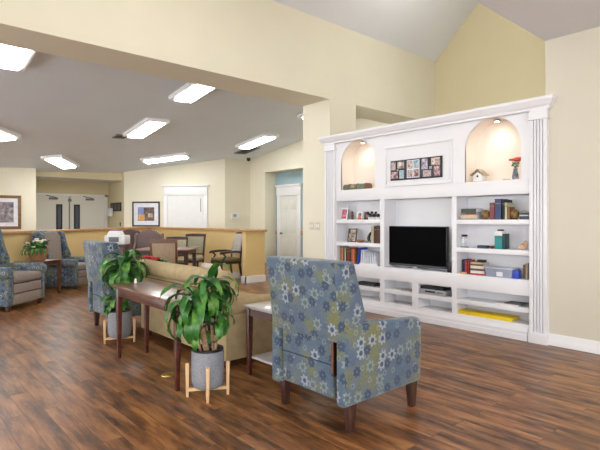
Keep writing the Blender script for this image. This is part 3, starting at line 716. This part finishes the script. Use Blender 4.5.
for s in (-1,1):
    a,b = (hx-.15,hx+.008) if s>0 else (-hx-.008,-hx+.15)
    obj('arm', MB().box(a,b,-.458,.42,.065,.52), sf, S, bevel=.02)
    w = MB().tube([(s*(hx-.065),-.42,.515),(s*(hx-.065),-.40,.515),(s*(hx-.065),.40,.515),(s*(hx-.065),.43,.515)],[.07,.088,.088,.07],20)
    obj('arm_roll', w, sf, S, ang=60)
for k in range(3):
    x0 = -hx+.155+k*.4925
    obj('seat_cushion', MB().box(x0+.005,x0+.4875,-.28,.44,.345,.48), sf, S, bevel=.035, seg=3)
    obj('back_cushion', MB().hexa([(x0+.01,-.29,.48),(x0+.48,-.29,.48),(x0+.48,-.16,.48),(x0+.01,-.16,.48),(x0+.01,-.33,.62),(x0+.48,-.33,.62),(x0+.48,-.22,.62),(x0+.01,-.22,.62)]), sf, S, bevel=.03, seg=3)
for x,y in ((-hx+.08,-.40),(hx-.08,-.40),(-hx+.08,.36),(hx-.08,.36)):
    obj('foot', MB().frustum((x,y,0),(.05,.05),(x,y,.075),(.07,.07)), M['legwood'], S)
t = thing('throw_pillow', 'pale patterned throw pillow peeking over the right end of the sofa back', 'pillow', (-4.40,2.71,.482))
w = MB(); n=10
vs=[];fs=[]
for sgn in (-1,1):
    for i in range(n+1):
        for j in range(n+1):
            u=i/n*2-1; v_=j/n*2-1; th=.06*((1-u**4)*(1-v_**4))**.5
            vs.append((u*.18*(1-.05*(1-v_*v_)), sgn*th, .178+v_*.178))
for s_ in range(2):
    o=s_*(n+1)**2
    for i in range(n):
        for j in range(n): fs.append((o+i*(n+1)+j,o+(i+1)*(n+1)+j,o+(i+1)*(n+1)+j+1,o+i*(n+1)+j+1))
w.add(vs,fs).xf(Matrix.Translation((0,-.02,.02)) @ Matrix.Rotation(.22,4,'X'))
obj('cushion', w, speckle('pale_flower_fabric',[srgb(232,226,214),srgb(214,208,196),srgb(170,150,130)],16,.85), t, weld=True)

# ------------------------------------------------------------------ console table behind the sofa
K = thing('console_table', 'long dark cherry wood console table behind the sofa', 'console table', (-3.96,1.87,0))
obj('tabletop', MB().box(-.685,.685,-.185,.185,.665,.69), M['cherrytop'], K, bevel=.009, seg=3)
obj('apron', MB().box(-.63,.63,-.155,.155,.585,.665), M['cherry'], K, bevel=.003)
for x,y in ((-.61,-.135),(.56,-.135),(-.61,.135),(.56,.135)):
    obj('leg', MB().frustum((x,y,0),(.03,.03),(x,y,.666),(.052,.052)), M['cherry'], K, bevel=.004)
# small side table with pale top
t = thing('side_table', 'dark wood side table with a glossy pale top between sofa and recliner', 'side table', (-3.10,2.63,0))
obj('tabletop', MB().box(-.29,.29,-.30,.28,.565,.59), M['paletop'], t, bevel=.006)
obj('apron', MB().box(-.26,.26,-.275,.255,.50,.565), M['cherry'], t)
for x,y in ((-.25,-.26),(.25,-.26),(-.25,.24),(.25,.24)):
    obj('leg', MB().frustum((x,y,0),(.03,.03),(x,y,.5655),(.05,.05)), M['cherry'], t, bevel=.003)
obj('lower_shelf', MB().box(-.24,.24,-.25,.23,.14,.16), M['paletop'], t, bevel=.004)
# brass floor outlet
t = thing('floor_outlet', 'round brass floor outlet cover under the console table', 'floor outlet', (-3.80,1.86,0))
obj('cover', MB().lathe([(.062,0),(.06,.005),(.045,.006)],28), M['brass'], t)
obj('outlet_lid', MB().lathe([(.03,.006),(.03,.009)],20), M['brass'], t)

# ------------------------------------------------------------------ plants on stands
def leaf(mb, base, az, L, W, rise, droop, roll_=0):
    n = 9; p = Vector(base); el = rise; step = L/n
    out = Vector((math.cos(az),math.sin(az),0)); side = Vector((-math.sin(az),math.cos(az),0))
    rows = []
    for i in range(n+1):
        t = i/n; wd = W*(math.sin(PI*min(1,t*.92+.08))**.6)*(1 if t<.98 else .1)
        dirv = out*math.cos(el) + Vector((0,0,1))*math.sin(el); nrm = dirv.cross(side)
        s2 = side*math.cos(roll_) + nrm*math.sin(roll_)
        wav = .08*W*math.sin(i*2.3)
        rows.append((p - s2*wd/2 - nrm*(-.18*wd+wav), p.copy(), p + s2*wd/2 - nrm*(-.18*wd-wav)))
        p = p + dirv*step; el -= droop/n*(1.25-abs(t-.45))
    vs = [v for r in rows for v in r]; fs=[]
    for i in range(n):
        a=i*3; fs += [(a,a+1,a+4,a+3),(a+1,a+2,a+5,a+4)]
    mb.add(vs, fs)
def plant(loc, label, seed, tall, low):
    rnd = random.Random(seed)
    t = thing('potted_plant', label, 'potted plant', loc)
    obj('pot', MB().lathe([(.085,0),(.105,.012),(.117,.05),(.12,.14),(.118,.272),(.108,.272),(.104,.2)],36), M['concrete'], t, ang=50)
    obj('liner', MB().lathe([(.100,.21),(.107,.272),(.116,.274),(.116,.288),(.104,.290),(.098,.25)],36), M['black'], t)
    obj('soil', MB().lathe([(.096,.15),(.096,.262)],28), M['soil'], t)
    crowns = tall+low
    for k,(bx_,by_,tx,ty,tz,nl,L) in enumerate(crowns):
        obj('cane', MB().tube([(bx_,by_,.20),(bx_*.6+tx*.4,by_*.6+ty*.4,.2+(tz-.2)*.35),(bx_*.2+tx*.8,by_*.2+ty*.8,.2+(tz-.2)*.75),(tx,ty,tz)],[.024,.021,.019,.014] if k==0 else [.012,.011,.010,.008],12), M['cane'], t)
    w = MB()
    for (bx_,by_,tx,ty,tz,nl,L) in crowns:
        for i in range(nl):
            q = i/nl
            az = i*2.399+rnd.uniform(-.25,.25)
            rise = 1.25 - 1.2*q**.8 + rnd.uniform(-.15,.15)
            leaf(w, (tx+.012*math.cos(az),ty+.012*math.sin(az),tz+.02-.10*q), az, L*rnd.uniform(.75,1.1), .058*rnd.uniform(.85,1.2), rise, 2.3+.9*q+rnd.uniform(-.3,.5), rnd.uniform(-.3,.3))
    o = obj('foliage', w, M['leaf'], t, ang=80)
    return t
def stand(loc, rz, label, grp):
    t = thing('plant_stand', label, 'plant stand', loc, rz, grp)
    w = MB(); w.box(-.145,.145,-.014,.014,.045,.068); obj('crossbar', w, M['stand'], t, bevel=.002)
    w = MB(); w.box(-.014,.014,-.145,-.0145,.045,.068); w.box(-.014,.014,.0145,.145,.045,.068); obj('crossbar', w, M['stand'], t)
    for a in range(4):
        x,y = .147*math.cos(a*PI/2), .147*math.sin(a*PI/2)
        obj('leg', MB().frustum((x,y,0),(.020,.020),(x,y,.25),(.028,.028)), M['stand'], t, bevel=.004)
    return t
P1=(-3.155,1.855)
st = stand((P1[0],P1[1],0), -.53, 'light wood plant stand at the right end of the console table', 'light wood plant stands')
plant((P1[0],P1[1],.069), 'leafy corn plant in a grey pot in front of the sofa, nearer one', 5,
      [(.01,.0,-.05,-.055,.63,32,.40),(.02,.04,-.01,.02,.745,16,.34)], [(.04,.04,.04,.05,.52,8,.24),(-.03,-.03,-.07,-.06,.46,7,.24)])
P2=(-5.12,1.95)
dup(st, (P2[0],P2[1],0), -.36, 'light wood plant stand at the left end of the console table', 'light wood plant stands')
plant((P2[0],P2[1],.069), 'leafy corn plant in a grey pot beyond the console table, farther one', 11,
      [(.0,.02,.04,.04,.76,36,.34),(.02,.0,.07,.01,.67,20,.31)], [(-.02,-.02,-.01,-.03,.38,16,.22)])
t = thing('white_figurine', 'tiny white figurine at the left end of the console tabletop', 'figurine', (-4.58,1.90,.69))
obj('body', MB().lathe([(.014,0),(.015,.012),(.009,.027)],12), M['plastic'], t); obj('head', MB().sphere((0,0,.034),.010,10,7), M['plastic'], t)

# ------------------------------------------------------------------ wing armchairs at the left
def armchair(loc, rz, label, grp):
    t = thing('wing_armchair', label, 'armchair', loc, rz, grp); f = M['floral2']; g = M['taupe']
    obj('base', MB().box(-.29,.29,-.36,.36,.07,.36), f, t, bevel=.02)
    def bx(y0,y1,zb,zt): return
    arch = [(-.36,.30),(.36,.30),(.37,.98),(.33,1.04),(.2,1.09),(0,1.10),(-.2,1.09),(-.33,1.04),(-.37,.98)]
    w = MB().prism(arch,'y',-.44,-.31)
    w.v = [(x,y-(z-.30)*.10,z) for x,y,z in w.v]
    obj('backrest', w, f, t, bevel=.03, seg=3)
    a2 = [(-.27,.42),(.27,.42),(.27,.98),(.2,1.06),(0,1.085),(-.2,1.06),(-.27,.98)]
    w = MB().prism(a2,'y',-.31,-.23); w.v = [(x,y-(z-.30)*.10,z) for x,y,z in w.v]
    obj('inside_back', w, g, t, bevel=.03, seg=3)
    for s in (-1,1):
        wp = [(-.42,.45),(-.14,.50),(-.13,.62),(-.20,.78),(-.24,.92),(-.26,1.02),(-.34,1.08),(-.50,1.06)]
        a,b = (.30,.39) if s>0 else (-.39,-.30)
        obj('wing', MB().prism(wp,'x',a,b), f, t, bevel=.035, seg=3)
        obj('arm', MB().box(a-(0.01 if s>0 else 0),b+(0.01 if s<0 else 0),-.36,.38,.07,.46), f, t, bevel=.02)
        xx = s*.355
        obj('arm_roll', MB().tube([(xx,-.32,.485),(xx,-.28,.485),(xx,.36,.485),(xx,.395,.485)],[.06,.078,.082,.06],18), f, t, ang=60)
    obj('seat_cushion', MB().box(-.285,.285,-.26,.40,.345,.46), g, t, bevel=.035, seg=3)
    obj('footrest_panel', MB().box(-.285,.285,.355,.395,.215,.335), g, t, bevel=.016, seg=3)
    obj('footrest_panel', MB().box(-.285,.285,.35,.39,.075,.21), g, t, bevel=.016, seg=3)
    for x,y in ((-.3,-.36),(.3,-.36),(-.33,.33),(.33,.33)):
        obj('foot', MB().frustum((x,y,0),(.035,.035),(x,y,.08),(.05,.05)), M['legwood'], t)
    return t
def face(dx,dy): return math.atan2(dy,dx)-PI/2
a1 = armchair((-8.42,1.43,0), face(.72,.69), 'blue floral wing armchair left of the end table, cut by the photo edge', 'blue wing armchairs with taupe seats')
a2 = dup(a1, (-10.09,2.82,0), face(.72,.69), 'blue floral wing armchair with a taupe seat right of the end table', 'blue wing armchairs with taupe seats')
a1.scale = (1.08,1.1,1.12)
# corner table and basket of flowers
tr = math.atan2(dv.y,dv.x)
t = thing('corner_table', 'square brown wooden end table between the two wing armchairs', 'end table', (-9.25,2.13,0), tr)
obj('tabletop', MB().box(-.31,.31,-.24,.24,.585,.61), M['tablewood'], t, bevel=.008)
obj('apron', MB().box(-.28,.28,-.21,.21,.53,.585), M['tablewood'], t)
for x in (-.27,.27):
    for y in (-.20,.20): obj('leg', MB().frustum((x,y,0),(.035,.035),(x,y,.586),(.055,.055)), M['tablewood'], t, bevel=.003)
t = thing('flower_basket', 'wicker basket of cream flowers and ivy on the end table', 'flower basket', (-9.20,2.10,.61))
obj('basket', MB().lathe([(.11,0),(.13,.05),(.16,.17),(.165,.20),(.15,.20),(.145,.17)],28), M['basket'], t)
w = MB(); rnd = random.Random(3)
for k in range(70):
    a = rnd.uniform(0,2*PI); r = rnd.uniform(.03,.19); leaf(w,(r*.8*math.cos(a),r*.8*math.sin(a),.19+rnd.uniform(0,.1)),a,rnd.uniform(.06,.11),.055,rnd.uniform(.2,1.3),rnd.uniform(1,2.6))
for k in range(9):
    a = -1.8+k*.25; leaf(w,(.14*math.cos(a),.14*math.sin(a),.2),a,.2,.04,.2,2.4)
obj('greenery', w, M['leaf'], t)
w = MB()
for k in range(16):
    a = rnd.uniform(0,2*PI); r = rnd.uniform(0,.16); z = .30+rnd.uniform(-.03,.08)-r*.3
    for j in range(5): w.sphere((r*math.cos(a)+.02*math.cos(j*1.26),r*math.sin(a)+.02*math.sin(j*1.26),z),.017,8,5,(1,1,.7))
obj('blossoms', w, M['cream'], t)

# ------------------------------------------------------------------ dining group
Dv = Vector((-.7524,.6587)); Rv = Vector((.6587,.7524)); ra = math.atan2(Rv.y,Rv.x)
def at(depth, lat): p = Dv*depth + Rv*lat; return (p.x,p.y,0)
t = thing('dining_table', 'brown wooden dining table in the nook behind the sofa', 'dining table', at(9.45,-2.58), ra)
obj('tabletop', MB().box(-.53,.53,-.46,.46,.725,.755), M['diningtop'], t, bevel=.01)
obj('apron', MB().box(-.48,.48,-.38,.38,.65,.725), M['legwood'], t)
for x in (-.45,.45):
    for y in (-.35,.35): obj('leg', MB().frustum((x,y,0),(.05,.05),(x,y,.726),(.07,.07)), M['legwood'], t)
def dchair(loc, rz, label, fab, wd, grp, h=.97):
    t = thing('dining_chair', label, 'dining chair', loc, rz, grp)
    obj('seat', MB().box(-.22,.22,-.20,.23,.42,.48), fab, t, bevel=.02)
    obj('seat_frame', MB().box(-.21,.21,-.20,.22,.37,.42), wd, t)
    w = MB()
    for s in (-1,1):
        w.hexa([(s*.20-.018,-.225,.40),(s*.20+.018,-.225,.40),(s*.20+.018,-.19,.40),(s*.20-.018,-.19,.40),(s*.215-.018,-.31,h),(s*.215+.018,-.31,h),(s*.215+.018,-.28,h),(s*.215-.018,-.28,h)])
    pts=[]
    for k in range(9):
        x=-.235+.47*k/8; pts.append((x, h+.012*(1-(x/.235)**2)))
    w.prism([(-.235,h-.06)]+pts+[(.235,h-.06)],'y',-.318,-.285)
    w.cbox((0,-.235,.54),(.38,.022,.04))
    obj('back_frame', w, wd, t)
    w = MB().hexa([(-.182,-.238,.55),(.182,-.238,.55),(.182,-.21,.55),(-.182,-.21,.55),(-.195,-.312,h-.055),(.195,-.312,h-.055),(.195,-.275,h-.055),(-.195,-.275,h-.055)])
    obj('back_panel', w, fab, t, bevel=.006)
    for x,y in ((-.2,-.2),(.2,-.2),(-.2,.2),(.2,.2)):
        obj('leg', MB().frustum((x,y-(.03 if y<0 else 0),0),(.026,.026),(x,y,.40),(.04,.04)), wd, t)
    return t
ck = M['tablewood']
n1 = dchair(at(8.45,-2.29), ra, 'tan-backed brown dining chair with its back to the sofa', M['tanfab'], ck, 'dining chairs at the nook table')
dchair(at(10.20,-2.62), ra+PI+.1, 'sage-backed dining chair across the table, left of two', M['sagefab'], M['legwood'], 'dining chairs at the nook table', .93)
dchair(at(10.76,-2.40), ra+PI-.1, 'sage-backed dining chair across the table, right of two and farther back', M['sagefab'], M['legwood'], 'dining chairs at the nook table', .98)
def wingdining(loc, rz, label, m, grp):
    t = thing('upholstered_chair', label, 'chair', loc, rz, grp)
    arch = [(-.25,.42),(.25,.42),(.27,.85),(.24,.98),(.15,1.06),(0,1.10),(-.15,1.06),(-.24,.98),(-.27,.85)]
    w = MB().prism(arch,'y',-.30,-.20); w.v=[(x,y-(z-.42)*.10,z) for x,y,z in w.v]
    obj('backrest', w, m, t, bevel=.03, seg=3)
    for s in (-1,1):
        a,b = (.25,.31) if s>0 else (-.31,-.25)
        obj('wing', MB().prism([(-.30,.45),(-.08,.50),(-.10,.66),(-.22,.82),(-.24,1.0),(-.36,1.02)],'x',a,b), m, t, bevel=.02)
    obj('seat', MB().box(-.26,.26,-.22,.26,.34,.50), m, t, bevel=.03, seg=3)
    for x,y in ((-.22,-.22),(.22,-.22),(-.22,.22),(.22,.22)):
        obj('leg', MB().frustum((x,y,0),(.03,.03),(x,y,.345),(.05,.05)), M['legwood'], t)
wingdining(at(10.25,-3.27), ra+PI, 'grey brown upholstered chair with an arched winged back', M['brownlea'], None)
wingdining(at(11.0,-3.83), ra+PI+.3, 'dark brown upholstered chair left of the arched-back chair', M['darkbrown'], None)
# wooden armchair with open arms in the nook corner
t = thing('open_armchair', 'dark wooden armchair with olive seat and pale back at the half wall end', 'armchair', (-8.92,5.70,0), PI-.12)
wd = M['legwood']
obj('seat', MB().box(-.25,.25,-.22,.25,.42,.49), M['olive'], t, bevel=.025, seg=3)
obj('seat_frame', MB().box(-.25,.25,-.23,.25,.37,.42), wd, t)
w = MB()
for s in (-1,1): w.tube([(s*.22,-.22,.38),(s*.22,-.245,.6),(s*.21,-.30,.85),(s*.20,-.34,1.0)],[.02,.018,.018,.016],8)
w.tube([(-.20,-.34,1.0),(-.1,-.345,1.02),(.1,-.345,1.02),(.20,-.34,1.0)],.018,8); w.tube([(-.22,-.25,.58),(.22,-.25,.58)],.016,8)
obj('back_frame', w, wd, t)
obj('back_cushion', MB().hexa([(-.19,-.25,.56),(.19,-.25,.56),(.19,-.20,.56),(-.19,-.20,.56),(-.18,-.345,1.0),(.18,-.345,1.0),(.18,-.30,1.0),(-.18,-.30,1.0)]), M['greyfab'], t, bevel=.015)
for s in (-1,1):
    obj('arm', MB().tube([(s*.22,-.25,.61),(s*.25,-.1,.63),(s*.27,.1,.625),(s*.27,.24,.61),(s*.26,.27,.59)],[.022,.024,.028,.03,.02],8).tube([(s*.26,.20,.60),(s*.255,.14,.54),(s*.25,.18,.48),(s*.24,.22,.42)],.02,8), wd, t)
for x,y in ((-.22,-.2),(.22,-.2),(-.23,.22),(.23,.22)):
    obj('leg', MB().frustum((x*1.03,y-(.06 if y<0 else 0),0),(.026,.026),(x,y,.40),(.042,.042)), wd, t)
# white appliance on a small dark cabinet
cb = at(9.0,-3.38)
t = thing('cabinet', 'small dark wooden cabinet under the white appliance', 'cabinet', cb, ra)
obj('body', MB().box(-.20,.20,-.2,.2,.06,.85), M['legwood'], t, bevel=.005)
obj('door', MB().box(-.18,.18,-.215,-.2,.1,.8), M['tablewood'], t, bevel=.004)
for x in (-.17,.17):
    for y in (-.16,.16): obj('leg', MB().frustum((x,y,0),(.03,.03),(x,y,.065),(.04,.04)), M['legwood'], t)
t = thing('countertop_appliance', 'white and grey countertop appliance with a purple top', 'appliance', (cb[0],cb[1],.85), ra)
obj('body', MB().box(-.19,.19,-.15,.15,0,.17), M['plastic'], t, bevel=.02)
obj('grey_front', MB().box(-.10,.08,-.16,-.148,.05,.14), col('appl_grey',110,114,122), t, bevel=.004)
obj('lid', MB().frustum((-.03,0,.17),(.26,.24),(-.03,0,.25),(.18,.18)), M['plastic'], t, bevel=.01)
obj('purple_panel', MB().box(-.11,.05,-.08,.08,.25,.268), M['purple'], t, bevel=.004)
# red flowers beyond the sofa back
fx = at(7.35,-2.18)
t = thing('coffee_table', 'low dark wooden table beyond the far recliner, holding red flowers', 'coffee table', (fx[0],fx[1],0), ra)
obj('tabletop', MB().box(-.42,.42,-.26,.26,.42,.45), M['cherrytop'], t, bevel=.008)
for x in (-.37,.37):
    for y in (-.21,.21): obj('leg', MB().frustum((x,y,0),(.035,.035),(x,y,.421),(.05,.05)), M['cherry'], t)
t = thing('red_flower_arrangement', 'bowl of red flowers with green leaves seen over the sofa back', 'flower arrangement', (fx[0],fx[1],.45), ra)
obj('bowl', MB().lathe([(.06,0),(.12,.06),(.14,.13),(.13,.13)],24), M['plastic'], t)
w = MB(); w2 = MB()
for k in range(15):
    x = -.22+.30*rnd.random(); y = rnd.uniform(-.1,.1); z = .25+rnd.uniform(-.03,.05)
    for j in range(6): w.sphere((x+.03*math.cos(j*1.05),y+.03*math.sin(j*1.05),z+.01*(j%2)),.022,8,5,(1,1,.6))
    w2.tube([(x*.3,y*.3,.1),(x,y,z)],.003,5)
for k in range(34):
    a = rnd.uniform(0,2*PI); leaf(w2,(.04+.1*rnd.random(),.0,.14+.08*rnd.random()),a,.14,.05,rnd.uniform(.3,1.2),1.6)
obj('blossoms', w, M['red'], t); obj('greenery', w2, M['leaf'], t)

# ------------------------------------------------------------------ wall things of the far room
def diagthing(name, s, z, label, cat):
    q = math.sqrt(.5); return thing(name, label, cat, (-14.821+q*s, 5.779+q*s, z), PI/4)
t = diagthing('framed_picture', .70, 1.10, 'dark framed small landscape with white mat left of the white window', 'picture')
def framed(t, w_, h, b, mt, fm, mm, parts):
    w = MB(); w.box(-w_/2,w_/2,-.03,0,0,b); w.box(-w_/2,w_/2,-.03,0,h-b,h); w.box(-w_/2,-w_/2+b,-.03,0,b,h-b); w.box(w_/2-b,w_/2,-.03,0,b,h-b)
    obj('frame', w, fm, t, bevel=.004)
    obj('mat_board', MB().box(-w_/2+b,w_/2-b,-.015,0,b,h-b), mm, t)
    x0,x1,z0,z1 = -w_/2+b+mt, w_/2-b-mt, b+mt, h-b-mt
    pt = obj('print', MB().box(x0,x1,-.018,-.014,z0,z1), parts[0], t)
    for (a,b_,c,d,m) in parts[1]:
        obj('painted_shape', MB().box(x0+(x1-x0)*a,x0+(x1-x0)*b_,-.021,-.017,z0+(z1-z0)*c,z0+(z1-z0)*d), m, pt)
framed(t,.864,.765,.045,.13,M['black'],M['paper'],(photo('dusk_print',[srgb(30,24,24),srgb(70,50,44),srgb(120,90,70)],4,6),
   [(.02,.36,.45,.97,photo('sky_print',[srgb(80,100,160),srgb(140,150,190)],2,5)),(.02,.42,.03,.45,photo('field_print',[srgb(190,120,40),srgb(226,160,60)],6,9)),(.62,.9,.25,.55,photo('horse_print',[srgb(120,80,50),srgb(214,190,150)],9,9))]))
t = thing('framed_picture', 'large brown framed print with white mat on the far left wall', 'picture', (-14.6,2.43,1.06), PI/2)
framed(t,1.0,.885,.075,.10,wood('brown_frame_wood',srgb(110,80,48),srgb(146,110,70)),M['paper'],(photo('river_print',[srgb(60,60,84),srgb(110,104,120),srgb(150,140,136),srgb(180,176,190)],5,7),
   []))
t = thing('wall_plaque', 'dark three-part plaque on the narrow wall beside the double doors', 'plaque', (-15.55,5.808,1.58), -.045)
obj('backing', MB().box(-.50,.50,-.02,0,0,.27), col('plaque_black',34,30,28), t)
for x in (-.32,0,.32): obj('insert', MB().box(x-.10,x+.10,-.024,-.019,.04,.23), col('plaque_grey',104,94,84), t)
th1('light_switch', MB().box(-.02,.02,-.02,0,0,.10), M['legwood'], 'small dark switch low on the narrow wall under the plaque', 'light switch', (-15.13,5.79,1.12), bevel=.003)
t = thing('hand_sanitizer_dispenser', 'white wall dispenser at the right edge of the double doors', 'dispenser', (-15.9,5.80,1.42))
obj('body', MB().box(-.11,.11,-.11,0,0,.26), M['plastic'], t, bevel=.02); obj('nozzle', MB().box(-.03,.03,-.08,-.03,-.03,0), M['silver'], t)
t = thing('thermostat', 'white thermostat box on the wall right of the window', 'thermostat', (-12.6,8.37,1.32), PI/2)
obj('body', MB().box(-.15,.15,-.035,0,0,.20), M['plastic'], t, bevel=.008); obj('display', MB().box(-.09,.03,-.038,-.034,.08,.16), col('lcd',150,160,150), t)
# ------------------------------------------------------------------ ceiling fixtures
nrm = Vector((-CA,-CB,1)).normalized()
def onceil(x, y, ang, drop=0):
    u = Vector((math.cos(ang),math.sin(ang),0)); u.z = CA*u.x+CB*u.y; u.normalize(); vv = nrm.cross(u)
    m = Matrix((u,vv,nrm)).transposed().to_4x4(); m.translation = Vector((x,y,zc(x,y)))
    return m
GL = 'ceiling light fixtures of the far room'
def troffer(mt, label, L=1.32, W=.44, lens=None, grp=GL):
    t = thing('ceiling_light', label, 'ceiling light', (0,0,0), 0, grp); t.matrix_world = mt
    w = MB(); h=.07; W = W*.93+.10; L = L*.93+.06; e = .09; f_ = .06
    w.box(-L/2,L/2,-W/2,-W/2+e,-h,0); w.box(-L/2,L/2,W/2-e,W/2,-h,0); w.box(-L/2,-L/2+f_,-W/2+e,W/2-e,-h,0); w.box(L/2-f_,L/2,-W/2+e,W/2-e,-h,0); w.box(-L/2+f_,L/2-f_,-W/2+e,W/2-e,-.01,0)
    obj('housing', w, M['white'], t, bevel=.004)
    obj('diffuser', MB().box(-L/2+f_,L/2-f_,-W/2+e,W/2-e,-h-.03,-.02), lens or M['lamp'], t, bevel=.012)
    return t
for (x,y,a,lab) in ((-7.20,1.36,0,'top left ceiling light, nearest the beam at the photo edge'),(-7.58,4.27,0,'ceiling light tucked just behind the beam, middle top'),
    (-10.14,4.42,0,'rectangular ceiling light beside the small dark ceiling vent'),(-10.45,7.62,0,'rightmost rectangular ceiling light, near the alcove'),
    (-7.68,7.45,0,'ceiling light half hidden behind the pier'),(-12.70,6.13,PI/4,'farthest ceiling light above the framed landscape'),(-13.6,3.65,math.radians(145),'ceiling light above the corridor double doors'),
    (-11.12,1.70,math.radians(139),'ceiling light at the left photo edge, above the brown framed print')):
    troffer(onceil(x,y,a), lab)
for (x,y,a,L,W,lab) in ((-10.98,4.20,0,.30,.28,'small dark square ceiling vent beside a rectangular light'),(-11.5,8.05,0,.75,.40,'grey rectangular ceiling vent near the corner above the window')):
    t = thing('ceiling_vent', lab, 'ceiling vent'); t.matrix_world = onceil(x,y,a)
    w = MB(); w.box(-L/2,L/2,-W/2,-W/2+.03,-.02,0); w.box(-L/2,L/2,W/2-.03,W/2,-.02,0); w.box(-L/2,-L/2+.03,-W/2,W/2,-.02,0); w.box(L/2-.03,L/2,-W/2,W/2,-.02,0)
    obj('frame', w, col('vent_grey',150,148,146), t)
    w = MB(); 
    for k in range(int((W-.06)/.035)): w.cbox((0,-W/2+.05+k*.035,-.012),(L-.06,.022,.004),rx=.5)
    obj('louvre', w, col('vent_dark',130,128,126), t); obj('backing', MB().box(-L/2+.03,L/2-.03,-W/2+.03,W/2-.03,-.004,0), col('vent_back',84,84,84), t)
t = thing('security_camera', 'small black dome camera on the ceiling corner by the far wall', 'security camera', (-12.35,8.7,zc(-12.35,8.7)))
obj('mount', MB().lathe([(.06,-.03),(.07,0)],20), M['greymetal'], t); obj('dome', MB().sphere((0,0,-.05),.06,16,10,(1,1,1)), M['black'], t)
# ceiling lights added as fill over the living area, out of view
k = 0
for (x,y) in ((-.6,3.2),(2.4,3.0),(-.4,-.9),(2.6,-1.2)):
    m = Matrix.Translation((x,y,3.18)); troffer(m, ('front left','front right','rear left','rear right')[k]+' added fill light on the low ceiling of the living area', L=1.32, W=.62, lens=M['fill_lamp'], grp='added fill lights of the living area'); k += 1
# unseen globe pendants added to brighten the vault and upper walls
M['globe'] = emit('fill_globe_glow', (1,.97,.93,1), 25.0)
for i,(x,y,z) in enumerate(((-3.75,2.2,4.5),(-3.75,5.9,4.85))):
    t = thing('fill_pendant', ('nearer','farther')[i]+' added white fill globe hanging from the vaulted ceiling', 'added fill light', (x,y,z), 0, 'added fill globes in the vault')
    obj('globe', MB().sphere((0,0,0),.17,24,14), M['globe'], t)
    hh = 5.84-z
    obj('rod', MB().tube([(0,0,.16),(0,0,hh)],.01,8), M['greymetal'], t)
    obj('canopy', MB().lathe([(.06,hh-.07),(.06,hh-.02)],20), M['greymetal'], t)
# glowing window panes added unseen behind the camera as daylight fill
for i,(x0,x1) in enumerate(((-4.9,-2.6),(-1.2,1.0),(1.8,4.0),(-13.6,-10.6),(-9.6,-6.6))):
    wn = struct('window_%d'%(i+2), MB().box(x0,x1,-5.0,-4.985,.6,2.7), M['fill_day'])
    w = MB()
    for q in ((x0-.08,x0,.5,2.8),(x1,x1+.08,.5,2.8),((x0+x1)/2-.03,(x0+x1)/2+.03,.6,2.7)): w.box(q[0],q[1],-5.0,-4.95,q[2],q[3])
    w.box(x0,x1,-5,-4.95,.5,.6); w.box(x0,x1,-5,-4.95,2.7,2.8)
    obj('window_frame', w, M['white'], wn)

wn = struct('window_7', MB().box(4.485,4.5,-3.5,2.5,.6,2.7), M['fill_day'])  # unseen side window, added to throw daylight fill into the room
w = MB()
for y in (-3.54,-1.54,.46,2.50): w.box(4.45,4.5,y,y+.06,.6,2.7)
w.box(4.45,4.5,-3.56,2.56,.5,.6); w.box(4.45,4.5,-3.56,2.56,2.7,2.8); obj('window_frame', w, M['white'], wn)
def area(name, loc, rot, sx, sy, power, color):
    l = bpy.data.lights.new(name,'AREA'); l.shape='RECTANGLE'; l.size=sx; l.size_y=sy; l.energy=power; l.color=color
    o = bpy.data.objects.new(name,l); C.objects.link(o); o.location=loc; o.rotation_euler=rot; return o
def spot(name, loc, power, color, size=2.4, rad=.03):
    l = bpy.data.lights.new(name,'SPOT'); l.energy=power; l.color=color; l.spot_size=size; l.spot_blend=.9; l.shadow_soft_size=rad
    o = bpy.data.objects.new(name,l); C.objects.link(o); o.location=loc; return o
for a,b in NI: spot('niche_lamp', ((a+b)/2,5.395,2.42), 3.4, (1,.93,.84), 2.8, .09)

# ------------------------------------------------------------------ world, camera
W = bpy.data.worlds.new('World'); bpy.context.scene.world = W; W.use_nodes = True
W.node_tree.nodes['Background'].inputs[0].default_value = (.8,.88,1,1); W.node_tree.nodes['Background'].inputs[1].default_value = .3
cd = bpy.data.cameras.new('camera'); cam = bpy.data.objects.new('camera', cd); C.objects.link(cam)
cam.location = (0,0,1.3); cam.rotation_euler = (PI/2,0,math.atan(555/486))
cd.sensor_width = 36; cd.lens = 36*486/600; cd.shift_y = -5/600; cd.clip_start = .05
sc = bpy.context.scene; sc.camera = cam
sc.view_settings.view_transform = 'Standard'; sc.view_settings.look = 'None'; sc.view_settings.gamma = 1; sc.view_settings.use_curve_mapping = False
sc.view_settings.exposure = 0.3
